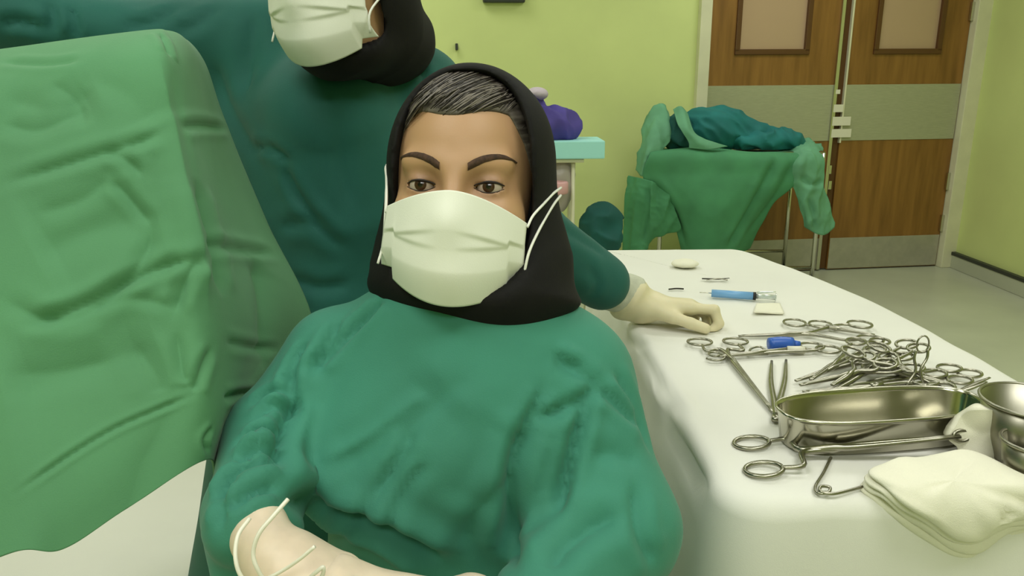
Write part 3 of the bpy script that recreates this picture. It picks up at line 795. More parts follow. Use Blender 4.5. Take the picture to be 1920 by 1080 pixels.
# gloved hands meeting in the lap
rw = P(515, 1045, .60)
pr = hand_prims(rw, P(610, 1135, .565) - rw, P(540, 940, .50) - P(540, 1030, .60), P(640, 1000, .57) - rw, L=.145, curls=[(35, 45, 30), (45, 50, 35), (50, 55, 35), (55, 55, 35)], thumb_out=32, thumb_curl=(15, 15))
V, Fc = hand_mesh(pr, [(P(486, 985, .63), rw, .0235, .0205, .012)]); g1 = mesh_obj('glove', V, Fc, M_glove2); g1['label'] = 'thin pale latex glove on the right hand'
lw = P(790, 1165, .60)
pr = hand_prims(lw, P(640, 1110, .575) - lw, np.array([0, -.25, 1.]), P(700, 1000, .50) - P(700, 1100, .54) + np.array([0, -.3, 0]), L=.165, curls=[(30, 45, 30), (38, 50, 35), (45, 50, 35), (50, 50, 35)], thumb_out=30)
V, Fc = hand_mesh(pr, [(P(880, 1155, .62), lw, .034, .026, .02)]); g2 = mesh_obj('glove', V, Fc, M_glove2); g2['label'] = 'thin pale latex glove on the left hand'
adopt(person1, g1, g2)
# stool she sits on
so = empty('stool', (-.05, .74, 0), 'round steel stool under the seated person', 'stool')
lathe('seat', [(0.001, 0.47), (0.15, 0.47), (0.165, 0.455), (0.165, 0.43), (0.15, 0.415), (0.001, 0.415)], M_rubber, (-.05, .76, 0), parent=so)
for a in range(4):
    a = a * math.pi / 2 + .78; tube('leg', [(-.05 + .08 * math.cos(a), .76 + .08 * math.sin(a), .42), (-.05 + .19 * math.cos(a), .76 + .19 * math.sin(a), 0)], .011, M_chrome, so)
# the thin white tube she holds
pts = [P(540, 936, .555), P(512, 968, .545), P(486, 1000, .54), P(475, 1035, .54), P(482, 1065, .54), P(505, 1095, .545), P(560, 1110, .55), P(600, 1085, .548), P(606, 1064, .545), P(590, 1075, .545), P(560, 1098, .55), P(500, 1110, .545), P(458, 1088, .54), P(442, 1050, .54), P(446, 1005, .548), P(468, 972, .56)]
tag(tube('catheter', pts, .0016, M_cath, n=120, seg=8), 'thin white tubing looped in the gloved hands of the seated person', 'tubing')
tag(tube('guide_wire', [P(590, 1025, .535), P(560, 1050, .538), P(530, 1070, .545), P(500, 1085, .55)], .0014, M_cath, n=24, seg=8), 'short straight end of white tubing crossing the gloved right hand', 'tubing')

# ------------------------------------------------------------------ standing person behind
person2 = empty('person', (-0.3, 1.22, 0), 'standing person in mask and shade-darkened green gown, leaning behind the seated person', 'person')
E2 = P(563, -62, 0.89)
yaw = math.radians(20); rl = math.radians(1); pt = math.radians(17)
X_ = RT * math.cos(yaw) + FW * -math.sin(yaw); Y_ = np.cross(UP, X_)
Y3 = Y_ * math.cos(pt) - UP * math.sin(pt) * -1; Z_ = np.cross(X_, Y3); X2 = X_ * math.cos(rl) + Z_ * math.sin(rl); Z2 = np.cross(X2, Y3)
M2 = np.eye(4); M2[:3, 0] = X2; M2[:3, 1] = Y3; M2[:3, 2] = Z2; M2[:3, 3] = E2
make_person_head(person2, M2, 17, 'black head scarf under a white mask', True)
prims = [
 ('c', (600, 300, 1.22), (600, 620, 1.22), .165, .175, .05, (1, 1.35, 1)),
 ('c', (660, 150, 1.22), (620, 260, 1.22), .09, .13, .08),
 ('c', (620, 225, 1.07), (640, 330, 1.14), .078, .12, .13),
 ('c', (690, 130, 1.20), (790, 165, 1.18), .058, .055, .05),
 ('c', (480, 130, 1.20), (770, 195, 1.19), .075, .068, .06),
 ('c', (490, 85, 1.18), (205, 62, 1.12), .078, .045, .03),
 ('c', (205, 62, 1.12), (-90, 15, 1.05), .045, .062, .03),
 ('c', (775, 200, 1.19), (965, 420, 1.30), .066, .064, .05),
 ('c', (965, 425, 1.30), (1128, 530, 1.40), .066, .053, .04),
 ('c', (-.31, 1.20, .75), (-.405, 1.20, .10), .20, .265, .12, (1, 1.15, 1)),
]
V, Fc = gown_sdf(prims, (-.90, .88, .02), (.34, 1.52, 1.46), 0.0075, 2)
N = normals(V, Fc)
V = V + N * (0.0016 * snoise(V, 22, 41) + 0.0014 * ridged(V, 22, 42))[:, None]
V = fold(V, Fc, [
 ([(0, 45), (40, 40), (85, 55)], 0.010, 0.010), ([(95, 60), (100, 30), (90, 5)], 0.010, 0.010), ([(140, 65), (140, 40), (130, 10)], 0.008, 0.009), ([(230, 50), (290, 40), (330, 10)], 0.010, 0.008),
 ([(330, 60), (370, 45), (410, 10)], 0.010, 0.007), ([(480, 20), (470, 100), (460, 180)], 0.016, 0.008), ([(470, 275), (510, 280), (545, 305)], 0.008, 0.010), ([(530, 310), (560, 370), (610, 430)], 0.009, 0.010),
 ([(520, 430), (580, 420), (650, 470)], 0.012, 0.008), ([(400, 110), (430, 200), (500, 330)], 0.014, 0.007), ([(780, 120), (800, 150), (790, 190)], 0.01, 0.006), ([(1040, 420), (1090, 450), (1140, 480)], 0.012, 0.006),
 ([(540, 520), (600, 540), (660, 530)], 0.012, 0.008), ([(640, 200), (640, 300), (660, 400)], 0.012, 0.005), ([(1100, 500), (1120, 530), (1110, 560)], 0.01, 0.006)])
gw = mesh_obj('gown', V, Fc, M_gown2); gw['label'] = 'green surgical gown with shade in its colour'; adopt(person2, gw)
# left hand resting on the table edge
cu = tube('cuff', [P(1120, 538, 1.40), P(1150, 545, 1.425), P(1178, 552, 1.44), P(1190, 556, 1.445)], [.037, .040, .040, .039], M_cuff, person2, seg=24, n=12); cu['label'] = 'pale knitted sleeve cuff'
wv = Pz(1200, 574, TZ + .036)
fwd = Pz(1370, 572, TZ + .040) - wv
pr = hand_prims(wv, fwd, (0.05, 0.25, 1), (0, -1, 0), L=.185, curls=[(4, 68, 68), (16, 66, 60), (24, 66, 60), (30, 66, 60)], thumb_out=26, thumb_down=20, thumb_curl=(20, 12), spread=3)
V, Fc = hand_mesh(pr, [(P(1184, 560, 1.44), wv, .042, .030, .02)])
V[:, 2] = np.maximum(V[:, 2], TZ + .002)
gl = mesh_obj('glove', V, Fc, M_glove); gl['label'] = 'cream latex glove resting on the white cloth'; adopt(person2, gl)
wv = P(-100, 44, 1.045)
pr = hand_prims(wv, np.array([-1, -.1, -.1]), (0, .2, 1), (0, -1, 0), L=.168, curls=[(35, 45, 30)] * 4)
V, Fc = hand_mesh(pr, h=.003); gl = mesh_obj('glove', V, Fc, M_glove); adopt(person2, gl)

# ------------------------------------------------------------------ instruments on the table
TOP = TZ + 0.0025
def ringVF(c, ax1, ax2, r1, r2, wr, n=22, seg=7, nrm=(0, 0, 1)):
    a = np.linspace(0, 2 * math.pi, n, endpoint=False)
    p = c + np.cos(a)[:, None] * ax1 * r1 + np.sin(a)[:, None] * ax2 * r2
    return tubeVF(p, wr, seg, True)
def clamp(label, tip, rA, rB, z0=0.004, z1=0.004, rr=(0.019, 0.014), wr=0.0021, pf=0.36, name='surgical_clamp', jaw=0.0030, group='steel clamps on the instrument table', wide=0.0045, open_=0.0):
    """tip and ring centres as seen in the photo, lying at heights z0 (tip) and z1 (rings) above the cloth"""
    T = Pz(*tip, TOP + z0); A = Pz(*rA, TOP + z1); B = Pz(*rB, TOP + z1 + 0.001)
    mid_ = (A + B) / 2; d = mid_ - T; L = np.linalg.norm(d); d /= L
    pv = T + (mid_ - T) * pf; sd = np.cross((0, 0, 1.0), d); sd /= np.linalg.norm(sd)
    root = empty(name, tuple(pv * np.array([1, 1, 0]) + np.array([0, 0, TOP])), label, 'clamp' if name == 'surgical_clamp' else name.split('_')[-1], group)
    for c, s, dz in ((A, 1, 0.0012), (B, -1, -0.0012)):
        s = 1 if (c - mid_) @ sd > 0 else -1
        e = c - d * rr[0]                        # inner end of the ring
        path = catmull([e + d * 0.002, e - d * L * .10 + sd * s * -0.000, pv + d * L * 0.16 + sd * s * wide, pv + (0, 0, dz), pv - d * L * .12 - sd * s * jaw * (.6 + open_), T - sd * s * (jaw * .35 + open_ * .01)], 26)
        V1, F1 = tubeVF(path, [wr * 1.1, wr * 1.25, wr * 1.7, wr * 1.9, wr * 1.6, wr * .85], 8)
        arm = mesh_obj('arm', V1, F1, M_steel); adopt(root, arm)
        V2, F2 = ringVF(c, d, sd, rr[0], rr[1], wr * 1.15)
        rg = mesh_obj('finger_ring', V2, F2, M_steel); adopt(arm, rg)
    lathe('pivot_screw', [(0.0001, .0032), (.003, .003), (.0036, .0015), (.0036, -.0032), (.0001, -.0034)], M_chrome, tuple(pv), 14, root)
    return root

sf = clamp('long steel clamp nearest the camera with gauze gripped in its jaws', (1800, 818), (1409, 830), (1432, 880), 0.030, 0.003, (0.022, 0.0165), 0.0026, 0.62, name='sponge_forceps', group=None, jaw=.004)
_c0 = Pz(1803, 817, TOP + .030); adopt(sf, mesh_obj('jaw_loop', *ringVF(_c0, np.array([1., 0, 0]), np.array([0, .3, .95]), .010, .0065, .0022), M_steel))
clamp('steel clamp pointing to the front with two rings beside the gloved hand', (1450, 772), (1312, 641), (1379, 640), .003, .006, (0.017, 0.021), .0022, .70, wide=.007)
clamp('straight steel clamp lying crosswise with its rings right of the blue cap', (1345, 668), (1522, 649), (1553, 655), .006, .006, (0.020, 0.018), .0022, .42)
clamp('long steel clamp behind the blue cap with rings at far right', (1385, 630), (1612, 608), (1632, 636), .004, .008, (0.021, 0.022), .0022, .40)
clamp('small steel clamp at the back with two flat rings facing the gloved hand', (1640, 628), (1490, 605), (1538, 608), .005, .006, (0.020, 0.022), .0020, .55)
J = [((1492, 714), (1640, 655), (1668, 668), .006, .020), ((1500, 722), (1690, 668), (1710, 690), .010, .026), ((1490, 742), (1752, 700), (1780, 690), .004, .012), ((1505, 735), (1735, 715), (1765, 725), .006, .018),
     ((1520, 712), (1605, 640), (1650, 640), .012, .014), ((1560, 722), (1620, 668), (1660, 682), .014, .030), ((1548, 740), (1700, 645), (1722, 652), .006, .034), ((1790, 722), (1610, 676), (1640, 690), .020, .016),
     ((1600, 745), (1818, 700), (1800, 712), .004, .010), ((1780, 735), (1648, 650), (1600, 660), .010, .036)]
W_ = ['lowest steel clamp in the heap, jaws pointing left', 'shiny steel clamp across the heap with its jaws pointing left', 'steel clamp behind the tray with its jaws by the rim', 'steel clamp tucked close behind the oval tray', 'steel clamp at the left of the heap with rings at the back',
      'steel clamp lying over the middle of the heap', 'steel clamp with rings at the top of the heap', 'steel clamp turned the other way with jaws to the right', 'steel clamp with the rightmost ring of the heap', 'steel clamp lying diagonally over the heap with jaws at right']
for (t, a, b, z0, z1), lb in zip(J, W_): clamp(lb, t, a, b, z0, z1, (0.018, 0.015), .0022, .42, group='heaped clamps behind the tray')
# clamp propped upright with its ring in the air
def stand_clamp():
    b = Pz(1718, 722, TOP + .012); t = Pz(1718, 722, TOP + .012) + np.array([.008, .012, .052])
    root = empty('towel_clip', tuple(b * np.array([1, 1, 0]) + np.array([0, 0, TOP])), 'slim steel clip propped upright in the heap, loop in the air', 'clip')
    q = np.array([.010, .001, 0])
    o1 = tube('arm', [b - q * 1.6, b + (t - b) * .4 - q * .5, b + (t - b) * .75 - q, t - q * .9], .0020, M_steel, root, n=16)
    tube('arm', [b + q * 1.2, b + (t - b) * .4 + q * .3, b + (t - b) * .75 + q, t + q * .9], .0020, M_steel, root, n=16)
    V2, F2 = ringVF(t + np.array([0, 0, .008]), np.array([0, 0, 1.]), np.array([1., 0, 0]), .013, .009, .0013)
    adopt(root, mesh_obj('loop', V2, F2, M_steel))
stand_clamp()
# thumb forceps
def tweezers(label, joint, tipA, tipB, z0=.004, z1=.004, w=.0045):
    Jn = Pz(*joint, TOP + z0); A = Pz(*tipA, TOP + z1); B = Pz(*tipB, TOP + z1)
    r = empty('thumb_forceps', tuple(Jn * np.array([1, 1, 0]) + np.array([0, 0, TOP])), label, 'forceps', 'tweezer-like forceps')
    m_ = (A + B) / 2
    for T in (A, B):
        o = (T - m_); tube('arm', [Jn, Jn + (m_ - Jn) * .25 + o * .35, Jn + (m_ - Jn) * .6 + o * .9, T], [w, w, w * .9, w * .45], M_steel, r, n=18, flat=.45)
    d = (m_ - Jn) / np.linalg.norm(m_ - Jn)
    tube('joint', [Jn - d * .012, Jn + d * .006], [w * 1.35, w * 1.5], M_steel, r, n=None, flat=.7)
tweezers('steel tweezers lying with the joint towards the camera, tips apart', (1455, 782), (1447, 676), (1474, 674))
tweezers('steel tweezers at the right end of the heap with bright raised tip', (1790, 738), (1856, 708), (1850, 716), .010, .020)
tweezers('slim steel tweezers pointing left in front of the heap', (1640, 722), (1488, 744), (1492, 752), .016, .004, .0038)
# round scroll end and half ring near the gloved hand
c0 = Pz(1341, 668, TOP + .004)
rt = empty('retractor_hook', tuple(c0 - (0, 0, .002)), 'small curled steel hook just below the ringed clamp', 'hook')
a = np.linspace(0, 4.6 * math.pi / 2 + 1.2, 40); rr_ = np.linspace(.019, .006, 40)
tube('curl', c0 + np.stack([rr_ * np.cos(a + 3.6), rr_ * 1.2 * np.sin(a + 3.6), 0 * a + np.linspace(0, .004, 40)], 1), .0020, M_steel, rt)
tube('shaft', [c0 + (.018, .004, 0), Pz(1440, 664, TOP + .004)], .0022, M_steel, rt)
tag(tube('steel_bow', [Pz(1405, 664, TOP + .003), Pz(1408, 654, TOP + .004), Pz(1424, 650, TOP + .005), Pz(1436, 657, TOP + .003)], .0022, M_steel, n=20), 'short bent steel bow left of the blue cap', 'clip')
# pin under the sponge forceps
tag(tube('drape_pin', [Pz(1558, 858, TOP + .002), Pz(1545, 885, TOP + .002), Pz(1529, 912, TOP + .002), Pz(1533, 924, TOP + .002), Pz(1552, 924, TOP + .003), Pz(1556, 914, TOP + .004), Pz(1540, 912, TOP + .005), Pz(1538, 921, TOP + .004), Pz(1560, 926, TOP + .003), Pz(1590, 920, TOP + .003), Pz(1626, 910, TOP + .002)], .0019, M_steel, n=70), 'bent steel wire pin with a small loop in front of the tray', 'pin')
tag(tube('tray_hook', [Pz(1462, 812, TOP + .004), Pz(1478, 820, TOP + .002), Pz(1496, 812, TOP + .006), Pz(1515, 800, TOP + .012)], [.002, .003, .0035, .004], M_steel, n=20, flat=.6), 'short dark steel hook at the left end of the tray', 'hook')

# oval steel tray
RZ = TOP + .047
p0, p1 = Pz(1474, 778, RZ), Pz(1850, 752, RZ)
pb, pf_ = Pz(1640, 727, RZ), Pz(1680, 788, RZ)
cen = (p0 + p1) / 2; axd = (p1 - p0); La = np.linalg.norm(axd) / 2; axd /= 2 * La
ayd = np.cross((0, 0, 1), axd); wB = abs((pb - cen) @ ayd); wF = abs((pf_ - cen) @ ayd); hw = (wB + wF) / 2; cen = cen + ayd * (wB - wF) / 2
def tray():
    n = 72; a = np.linspace(0, 2 * math.pi, n, endpoint=False)
    ca, sa = np.cos(a), np.sin(a); pw = 2 / 2.9
    ox = np.sign(ca) * np.abs(ca) ** pw; oy = np.sign(sa) * np.abs(sa) ** pw
    prof = [(0.0, .001), (.5, .001), (.80, .001), (.84, .003), (.93, .042), (.96, .0465), (.985, .0475), (1.0, .046), (1.003, .0445), (.985, .0435), (.955, .040), (.86, .0015), (.82, -.0005), (0.0, -.0005)]
    V = []
    for k, z in prof:
        sx = La - (1 - k) * hw * 1.05 if k > .3 else La * k; sy = hw * k
        q = np.stack([ox * max(sx, 0), oy * sy], 1)
        V.append(np.array([cen[0], cen[1], TOP + z]) + q[:, :1] * axd + q[:, 1:] * ayd)
    V = np.stack(V, 1).reshape(-1, 3)
    r = empty('instrument_tray', (cen[0], cen[1], TOP), 'oval polished steel tray on the white cloth', 'tray')
    k1 = 6
    Vr = V.reshape(n, len(prof), 3)
    adopt(r, mesh_obj('basin', V, gridF(n, len(prof), True), M_tray))
    rim = Vr[:, 7]; adopt(r, mesh_obj('rim', *tubeVF(rim, .0022, 8, True), M_tray))
tray()
# steel bowls at the right edge
def bowl(label, px, py, R, H, wt=.0012):
    c = Pz(px, py, TOP + H); r = empty('steel_bowl', (c[0], c[1], TOP), label, 'bowl', 'steel bowls')
    lathe('wall', [(.001, .002), (R * .72, .002), (R * .80, .006), (R * .97, H), (R * .97 - wt, H), (R * .79 - wt, .009), (R * .7, .005), (.001, .005)], M_bowl, (c[0], c[1], TOP), 56, r)
    a = np.linspace(0, 2 * math.pi, 56, endpoint=False)
    adopt(r, mesh_obj('rim', *tubeVF(np.stack([c[0] + R * .985 * np.cos(a), c[1] + R * .985 * np.sin(a), 0 * a + TOP + H], 1), .0022, 8, True), M_bowl))
bowl('larger steel bowl behind the gauze at the right edge', 1940, 752, .058, .075)
bowl('smaller steel bowl in front of the larger one', 1945, 828, .036, .050)

# gauze held in the forceps, standing up against the bowl
def lump(name, c, r, m, seed, amp=.006, fr=60, h=.0035, ex=(), smooth=1, flat=None, rid=.5):
    g, org = sdf_grid(np.array(c) - np.array(r) * 1.5 - .02, np.array(c) + np.array(r) * 1.5 + .02, h); f = ell(g, c, r)
    for e in ex: f = smin(f, ell(g, np.array(c) + e[:3], e[3:6]), e[6])
    f = f + amp * (rid * -ridged(g, fr, seed) + (1 - rid) * snoise(g, fr * .7, seed + 1)).astype(np.float32)
    if flat is not None: f = np.maximum(f, flat - g[..., 2])
    return mesh_obj(name, *surface_nets(f, org, h, smooth), m)
gc = Pz(1822, 848, TOP)
def held_gauze():
    net = [[(1775, 800, .030), (1800, 775, .055), (1835, 757, .062), (1862, 775, .050)], [(1770, 815, .028), (1805, 795, .050), (1840, 785, .056), (1868, 800, .040)], [(1790, 830, .018), (1815, 815, .034), (1848, 818, .038), (1868, 835, .022)], [(1800, 852, .004), (1820, 850, .012), (1845, 850, .012), (1862, 852, .003)]]
    base = [Pz(1800, 855, TOP), Pz(1862, 855, TOP)]
    pts = []
    for row in net:
        q = []
        for (x, y, z) in row:
            k = (x - 1800) / 62; yy = base[0][1] + (base[1][1] - base[0][1]) * k + .010 - .010 * math.sin(max(0, min(1, k)) * math.pi)
            p = PY(x, y, yy); q.append(p)
        pts.append(q)
    G = patch(pts, 50, 50); V = G.reshape(-1, 3); Fc = gridF(50, 50); N = normals(V, Fc)
    V = V + N * (.003 * ridged(V, 70, 2) + .002 * snoise(V, 120, 5))[:, None]
    V[:, 2] = np.maximum(V[:, 2], TOP)
    o = mesh_obj('gauze_swab', V, Fc, M_gauze); solidify(o, .014, 1); return o
tag(held_gauze(), 'crumpled gauze swab gripped in the long forceps against the bowl', 'gauze')
# folded gauze stack
def pad(z, k, n=6):
    cor = [(1622, 890), (1800, 862), (1925, 905), (1985, 960), (1900, 1000), (1815, 1035), (1740, 1000), (1650, 930)]
    rng = np.random.RandomState(40 + k); sh = 1.0 - .02 * k
    c = Pz(1785, 925, TOP + .012); P8 = np.array([Pz(x, y, TOP + .012) for x, y in cor]); 
    P8 = c + (P8 - c) * (sh + rng.uniform(-.03, .03, (8, 1))); P8[:, 2] = TOP
    L = catmull(P8, 96, True); rings = []
    hz = .0065; wig = .003 * snoise(L, 90, k) 
    for t, zz in ((.0, 1), (.3, 1), (.55, 1), (.75, 1), (.88, .98), (.95, .9), (.985, .7), (1.0, .45), (.985, .2), (.95, .06), (.5, 0), (0, 0)):
        q = c + (L - c) * t; q[:, 2] = TOP + z + hz * zz + (.0012 * snoise(q, 40, k + 3) * t if zz > .5 else 0) + wig * (zz > .1) * t ** 4
        rings.append(q)
    V = np.stack(rings, 1); V[..., 2] = np.maximum(V[..., 2], TOP + .0003)
    drop = np.clip((V[..., 0] - c[0] - .02) / .05, 0, 1) * np.clip((c[1] - .01 - V[..., 1]) / .05, 0, 1)
    V[..., 2] = TOP + (V[..., 2] - TOP) * (1 - .65 * drop)
    ty = .738 - (V[..., 2] - TOP) * 1.1
    kk = smax(V[..., 1], ty, .05) / V[..., 1]
    V = CAM + (V - CAM) * np.clip(kk, 1, None)[..., None]
    V = V + .0022 * snoise(V, 60, k + 9)[..., None] * np.array([.3, .5, .8]); V[..., 2] = np.where(V[..., 1] > .765, np.maximum(V[..., 2], TOP + .0003), V[..., 2])
    return V.reshape(-1, 3), gridF(96, len(rings), True)
for k, lb in enumerate(('bottom layer', 'second layer from the bottom', 'third layer from the bottom', 'top layer')):
    V, Fc = pad(k * .0066, k)
    if k == 3: V = fold(V, Fc, [([(1735, 925), (1790, 890), (1825, 865)], .004, .003), ([(1830, 960), (1880, 935), (1920, 905)], .005, .005), ([(1860, 1010), (1890, 965), (1930, 930)], .006, .006), ([(1640, 900), (1720, 940), (1790, 970)], .005, .004)])
    tag(mesh_obj('gauze_pad', V, Fc, M_gauze), lb + ' of the folded gauze stack in the front right corner', 'gauze', 'folded gauze pads')

# small things at the far end of the table
sy0, sy1 = Pz(1352, 551, TOP + .008), Pz(1412, 555, TOP + .008); sd_ = (sy1 - sy0) / np.linalg.norm(sy1 - sy0)
sy = empty('syringe', tuple(sy0), 'blue plastic syringe lying beyond the gloved hand', 'syringe')
tube('barrel', [sy0 - sd_ * .02, sy1], .0085, M_bluel, sy, seg=16); tube('stopper', [sy1, sy1 + sd_ * .006], .0088, M_rubber, sy, seg=16)
tube('plunger', [sy1 + sd_ * .006, sy1 + sd_ * .045], .0055, M_clear, sy, seg=12); tube('thumb_rest', [sy1 + sd_ * .045, sy1 + sd_ * .047], .009, M_clear, sy, seg=14)
tube('needle', [sy0 - sd_ * .02, sy0 - sd_ * .045], .0009, M_chrome, sy, seg=6)
q0 = Pz(1445, 548, TOP + .003); tag(tube('needle_cap', [q0 - (.03, .002, 0), q0 + (.012, .002, .0)], [.0030, .0028, .0012], M_clear, n=8), 'thin clear needle cap behind the syringe', 'cap')
def sheetlet(name, quad, th, m, label, cat, seed=0):
    q = np.array([Pz(x, y, TOP) for x, y in quad]); net = np.array([[q[0], (q[0] + q[1]) / 2, q[1]], [(q[0] + q[3]) / 2, q.mean(0), (q[1] + q[2]) / 2], [q[3], (q[2] + q[3]) / 2, q[2]]])
    V = patch(net, 14, 14).reshape(-1, 3); V[:, 2] += .003 + .002 * snoise(V, 80, seed); Fc = gridF(14, 14)
    o = mesh_obj(name, V, Fc, m); solidify(o, th, 0); return tag(o, label, cat)
sheetlet('gauze_square', [(1418, 572), (1462, 572), (1470, 590), (1412, 590)], .003, M_gauze, 'small white gauze square right of the syringe', 'gauze', 4)
ls = lump('gauze_ball', Pz(1285, 494, TOP + .009), (.035, .028, .010), M_gauze, 3, .003, 90, .003, flat=TOP + .0005); tag(ls, 'small white gauze lump near the far edge of the table', 'gauze')
c0 = Pz(1345, 523, TOP + .004); ck = empty('suture_clip', tuple(c0), 'small dark steel clip behind the syringe', 'clip')
tube('arm', [c0 - (.035, -.004, 0), c0, c0 + (.03, .006, 0)], [.003, .0035, .0015], M_wire, ck, n=10, flat=.5); tube('arm', [c0 - (.028, .010, 0), c0 + (.004, .0, .001), c0 + (.020, -.012, 0)], [.0015, .0025, .0025], M_steel, ck, n=10, flat=.5)
c0 = Pz(1268, 541, TOP + .003); tag(tube('suture_needle', [c0 - (.018, .006, 0), c0, c0 + (.016, -.004, 0)], .0018, M_wire, n=12), 'short curved dark needle behind the gloved hand', 'needle')
bc = Pz(1466, 643, TOP + .010); bcap = empty('vial_cap', tuple(bc * np.array([1, 1, 0]) + (0, 0, TOP)), 'blue capped white vial lying between the clamps', 'vial')
tube('cap', [bc - (.024, .004, 0), bc + (.018, -.002, 0)], [.0105, .012, .012, .0105], M_blue, bcap, seg=16, n=8); tube('neck', [bc + (.018, -.002, -.001), bc + (.03, -.004, -.002)], [.007, .006], M_blue, bcap, seg=12)
tube('body', [bc + (.002, -.022, -.004), bc + (.03, -.026, -.004)], [.006, .0065], M_label, bcap, seg=14)

# ------------------------------------------------------------------ trolley with violet bundle by the back wall
TY = 3.75
def PT(x, y, dy=0.0): return PY(x, y, TY + dy)
tl, trr = PT(905, 297), PT(1133, 297)
zt_ = trr[2]; x0, x1 = tl[0], trr[0]
tro = empty('trolley', ((x0 + x1) / 2, TY + .15, 0), 'white tube trolley by the back wall behind the seated person', 'trolley')
for x in (x0 + .03, PT(1076, 300)[0]):
    for y in (TY + .03, TY + .27): tube('post', [(x, y, .06), (x, y, zt_ + .02)], .011, M_frame, tro)
box('shelf', M_frame, x0, x1 - .10, TY, TY + .30, .35, .37, .004, parent=tro); box('shelf', M_frame, x0, x1 - .10, TY, TY + .30, zt_ - .02, zt_ - .002, .004, parent=tro)
for x in (x0 + .03, PT(1076, 300)[0]):
    for y in (TY + .03, TY + .27): tube('castor', [(x - .012, y, .032), (x + .012, y, .032)], .03, M_rubber, tro, seg=16)
z1_ = PT(1100, 264)[2]
tag(box('drape_pack', M_turq, x0, x1, TY - .02, TY + .30, zt_, z1_, .006), 'flat turquoise pack lying on the trolley', 'pack')
c = PT(1040, 232, .15); vb = lump('cloth_bundle', (c[0] - .02, TY + .15, z1_ + .06), (.15, .12, .095), M_violet, 7, .034, 38, .008, ex=[(-.10, 0, .11, .07, .08, .12, .05)], flat=z1_ + .001)
tag(vb, 'violet cloth bundle heaped on the turquoise pack', 'cloth')
c = PT(1006, 176, .15); lb_ = lump('folded_band', (c[0], TY + .13, c[2]), (.055, .06, .030), M_lilac, 9, .008, 40, .006); tag(lb_, 'pale lilac strip lying on top of the violet bundle', 'cloth')
c = PT(1050, 350, .05); bg = lump('plastic_bag', (c[0], TY + .08, c[2] + .01), (.075, .06, .14), M_bag, 12, .016, 30, .007); tag(bg, 'pale crumpled plastic bag hanging under the turquoise pack', 'bag')
c = PT(1046, 350, 0); tag(lathe('pink_roll', [(.016, -.03), (.045, -.03), (.05, -.024), (.05, .024), (.045, .03), (.016, .03), (.016, -.03)], M_pink, (c[0], TY - .035, c[2]), 24), 'pink bandage roll showing in front of the plastic bag', 'roll')
# green bundle on a low stool
c = PT(1132, 462); zb = c[2]
ds = empty('step_stool', (c[0], TY + .05, 0), 'low white stool beneath the dark green bundle', 'stool')
box('seat', M_frame, c[0] - .09, c[0] + .10, TY - .08, TY + .18, zb - .11, zb - .09, .006, parent=ds)
for sx in (-.07, .08):
    for sy_ in (-.06, .16): tube('leg', [(c[0] + sx, TY + sy_, 0), (c[0] + sx, TY + sy_, zb - .11)], .012, M_frame, ds)
gb = lump('linen_bundle', (c[0], TY + .05, zb + .05), (.105, .10, .13), M_teal2, 21, .034, 34, .008, ex=[(.03, 0, .08, .06, .07, .06, .04)], flat=zb - .089); tag(gb, 'dark green linen bundle left of the draped linen cart', 'linen')

# ------------------------------------------------------------------ linen cart in front of the doors
CY = 4.45
def PC(x, y, dy=0.0): return PY(x, y, CY + dy)
L_, R_ = PC(1228, 285), PC(1500, 285)
zt_ = PC(1360, 286)[2]
cart = empty('linen_cart', ((L_[0] + R_[0]) / 2, CY + .25, 0), 'steel tube linen cart in front of the wooden doors', 'cart')
lx, rx = PC(1238, 440)[0], PC(1532, 440)[0]
for x in (lx, rx):
    for y in (CY + .02, CY + .50):
        tube('leg', [(x, y, .10), (x, y, zt_ - .01)], .013, M_chrome, cart, seg=10); tube('castor', [(x - .014, y, .045), (x + .014, y, .045)], .045, M_rubber, cart, seg=16); tube('castor_fork', [(x, y, .10), (x, y, .045)], .010, M_chrome, cart)
tube('top_rail', [(lx, CY + .02, zt_ - .01), (rx, CY + .02, zt_ - .01), (rx, CY + .50, zt_ - .01), (lx, CY + .50, zt_ - .01), (lx, CY + .02, zt_ - .01)], .012, M_chrome, cart)
tube('low_rail', [(lx, CY + .02, .2), (rx, CY + .02, .2)], .010, M_chrome, cart); tube('low_rail', [(lx, CY + .50, .2), (rx, CY + .50, .2)], .010, M_chrome, cart)
box('deck', M_chrome, lx, rx, CY + .02, CY + .50, zt_ - .012, zt_ - .004, parent=cart)
def cloth(name, net, m, label, folds=(), n=(70, 70), amp=.006, fr=22, seed=1, th=.004, cat='linen', group=None):
    G = patch([[PC(*q) for q in r] for r in net], *n); V = G.reshape(-1, 3); Fc = gridF(*n); N = normals(V, Fc)
    if (N @ FW).mean() > 0: Fc = Fc[:, ::-1]; N = -N
    Q = V * np.array([1.3, 1, .38]); V = V + N * (amp * (.5 * snoise(V, fr * .6, seed) + .9 * ridged(Q + .03 * snoise(V, 12, seed)[:, None], fr, seed + 1) + .12 * ridged(V, fr * 2.3, seed + 2)))[:, None]
    V = fold(V, Fc, folds)
    o = mesh_obj(name, V, Fc, m); solidify(o, th, -1); return tag(o, label, cat, group)
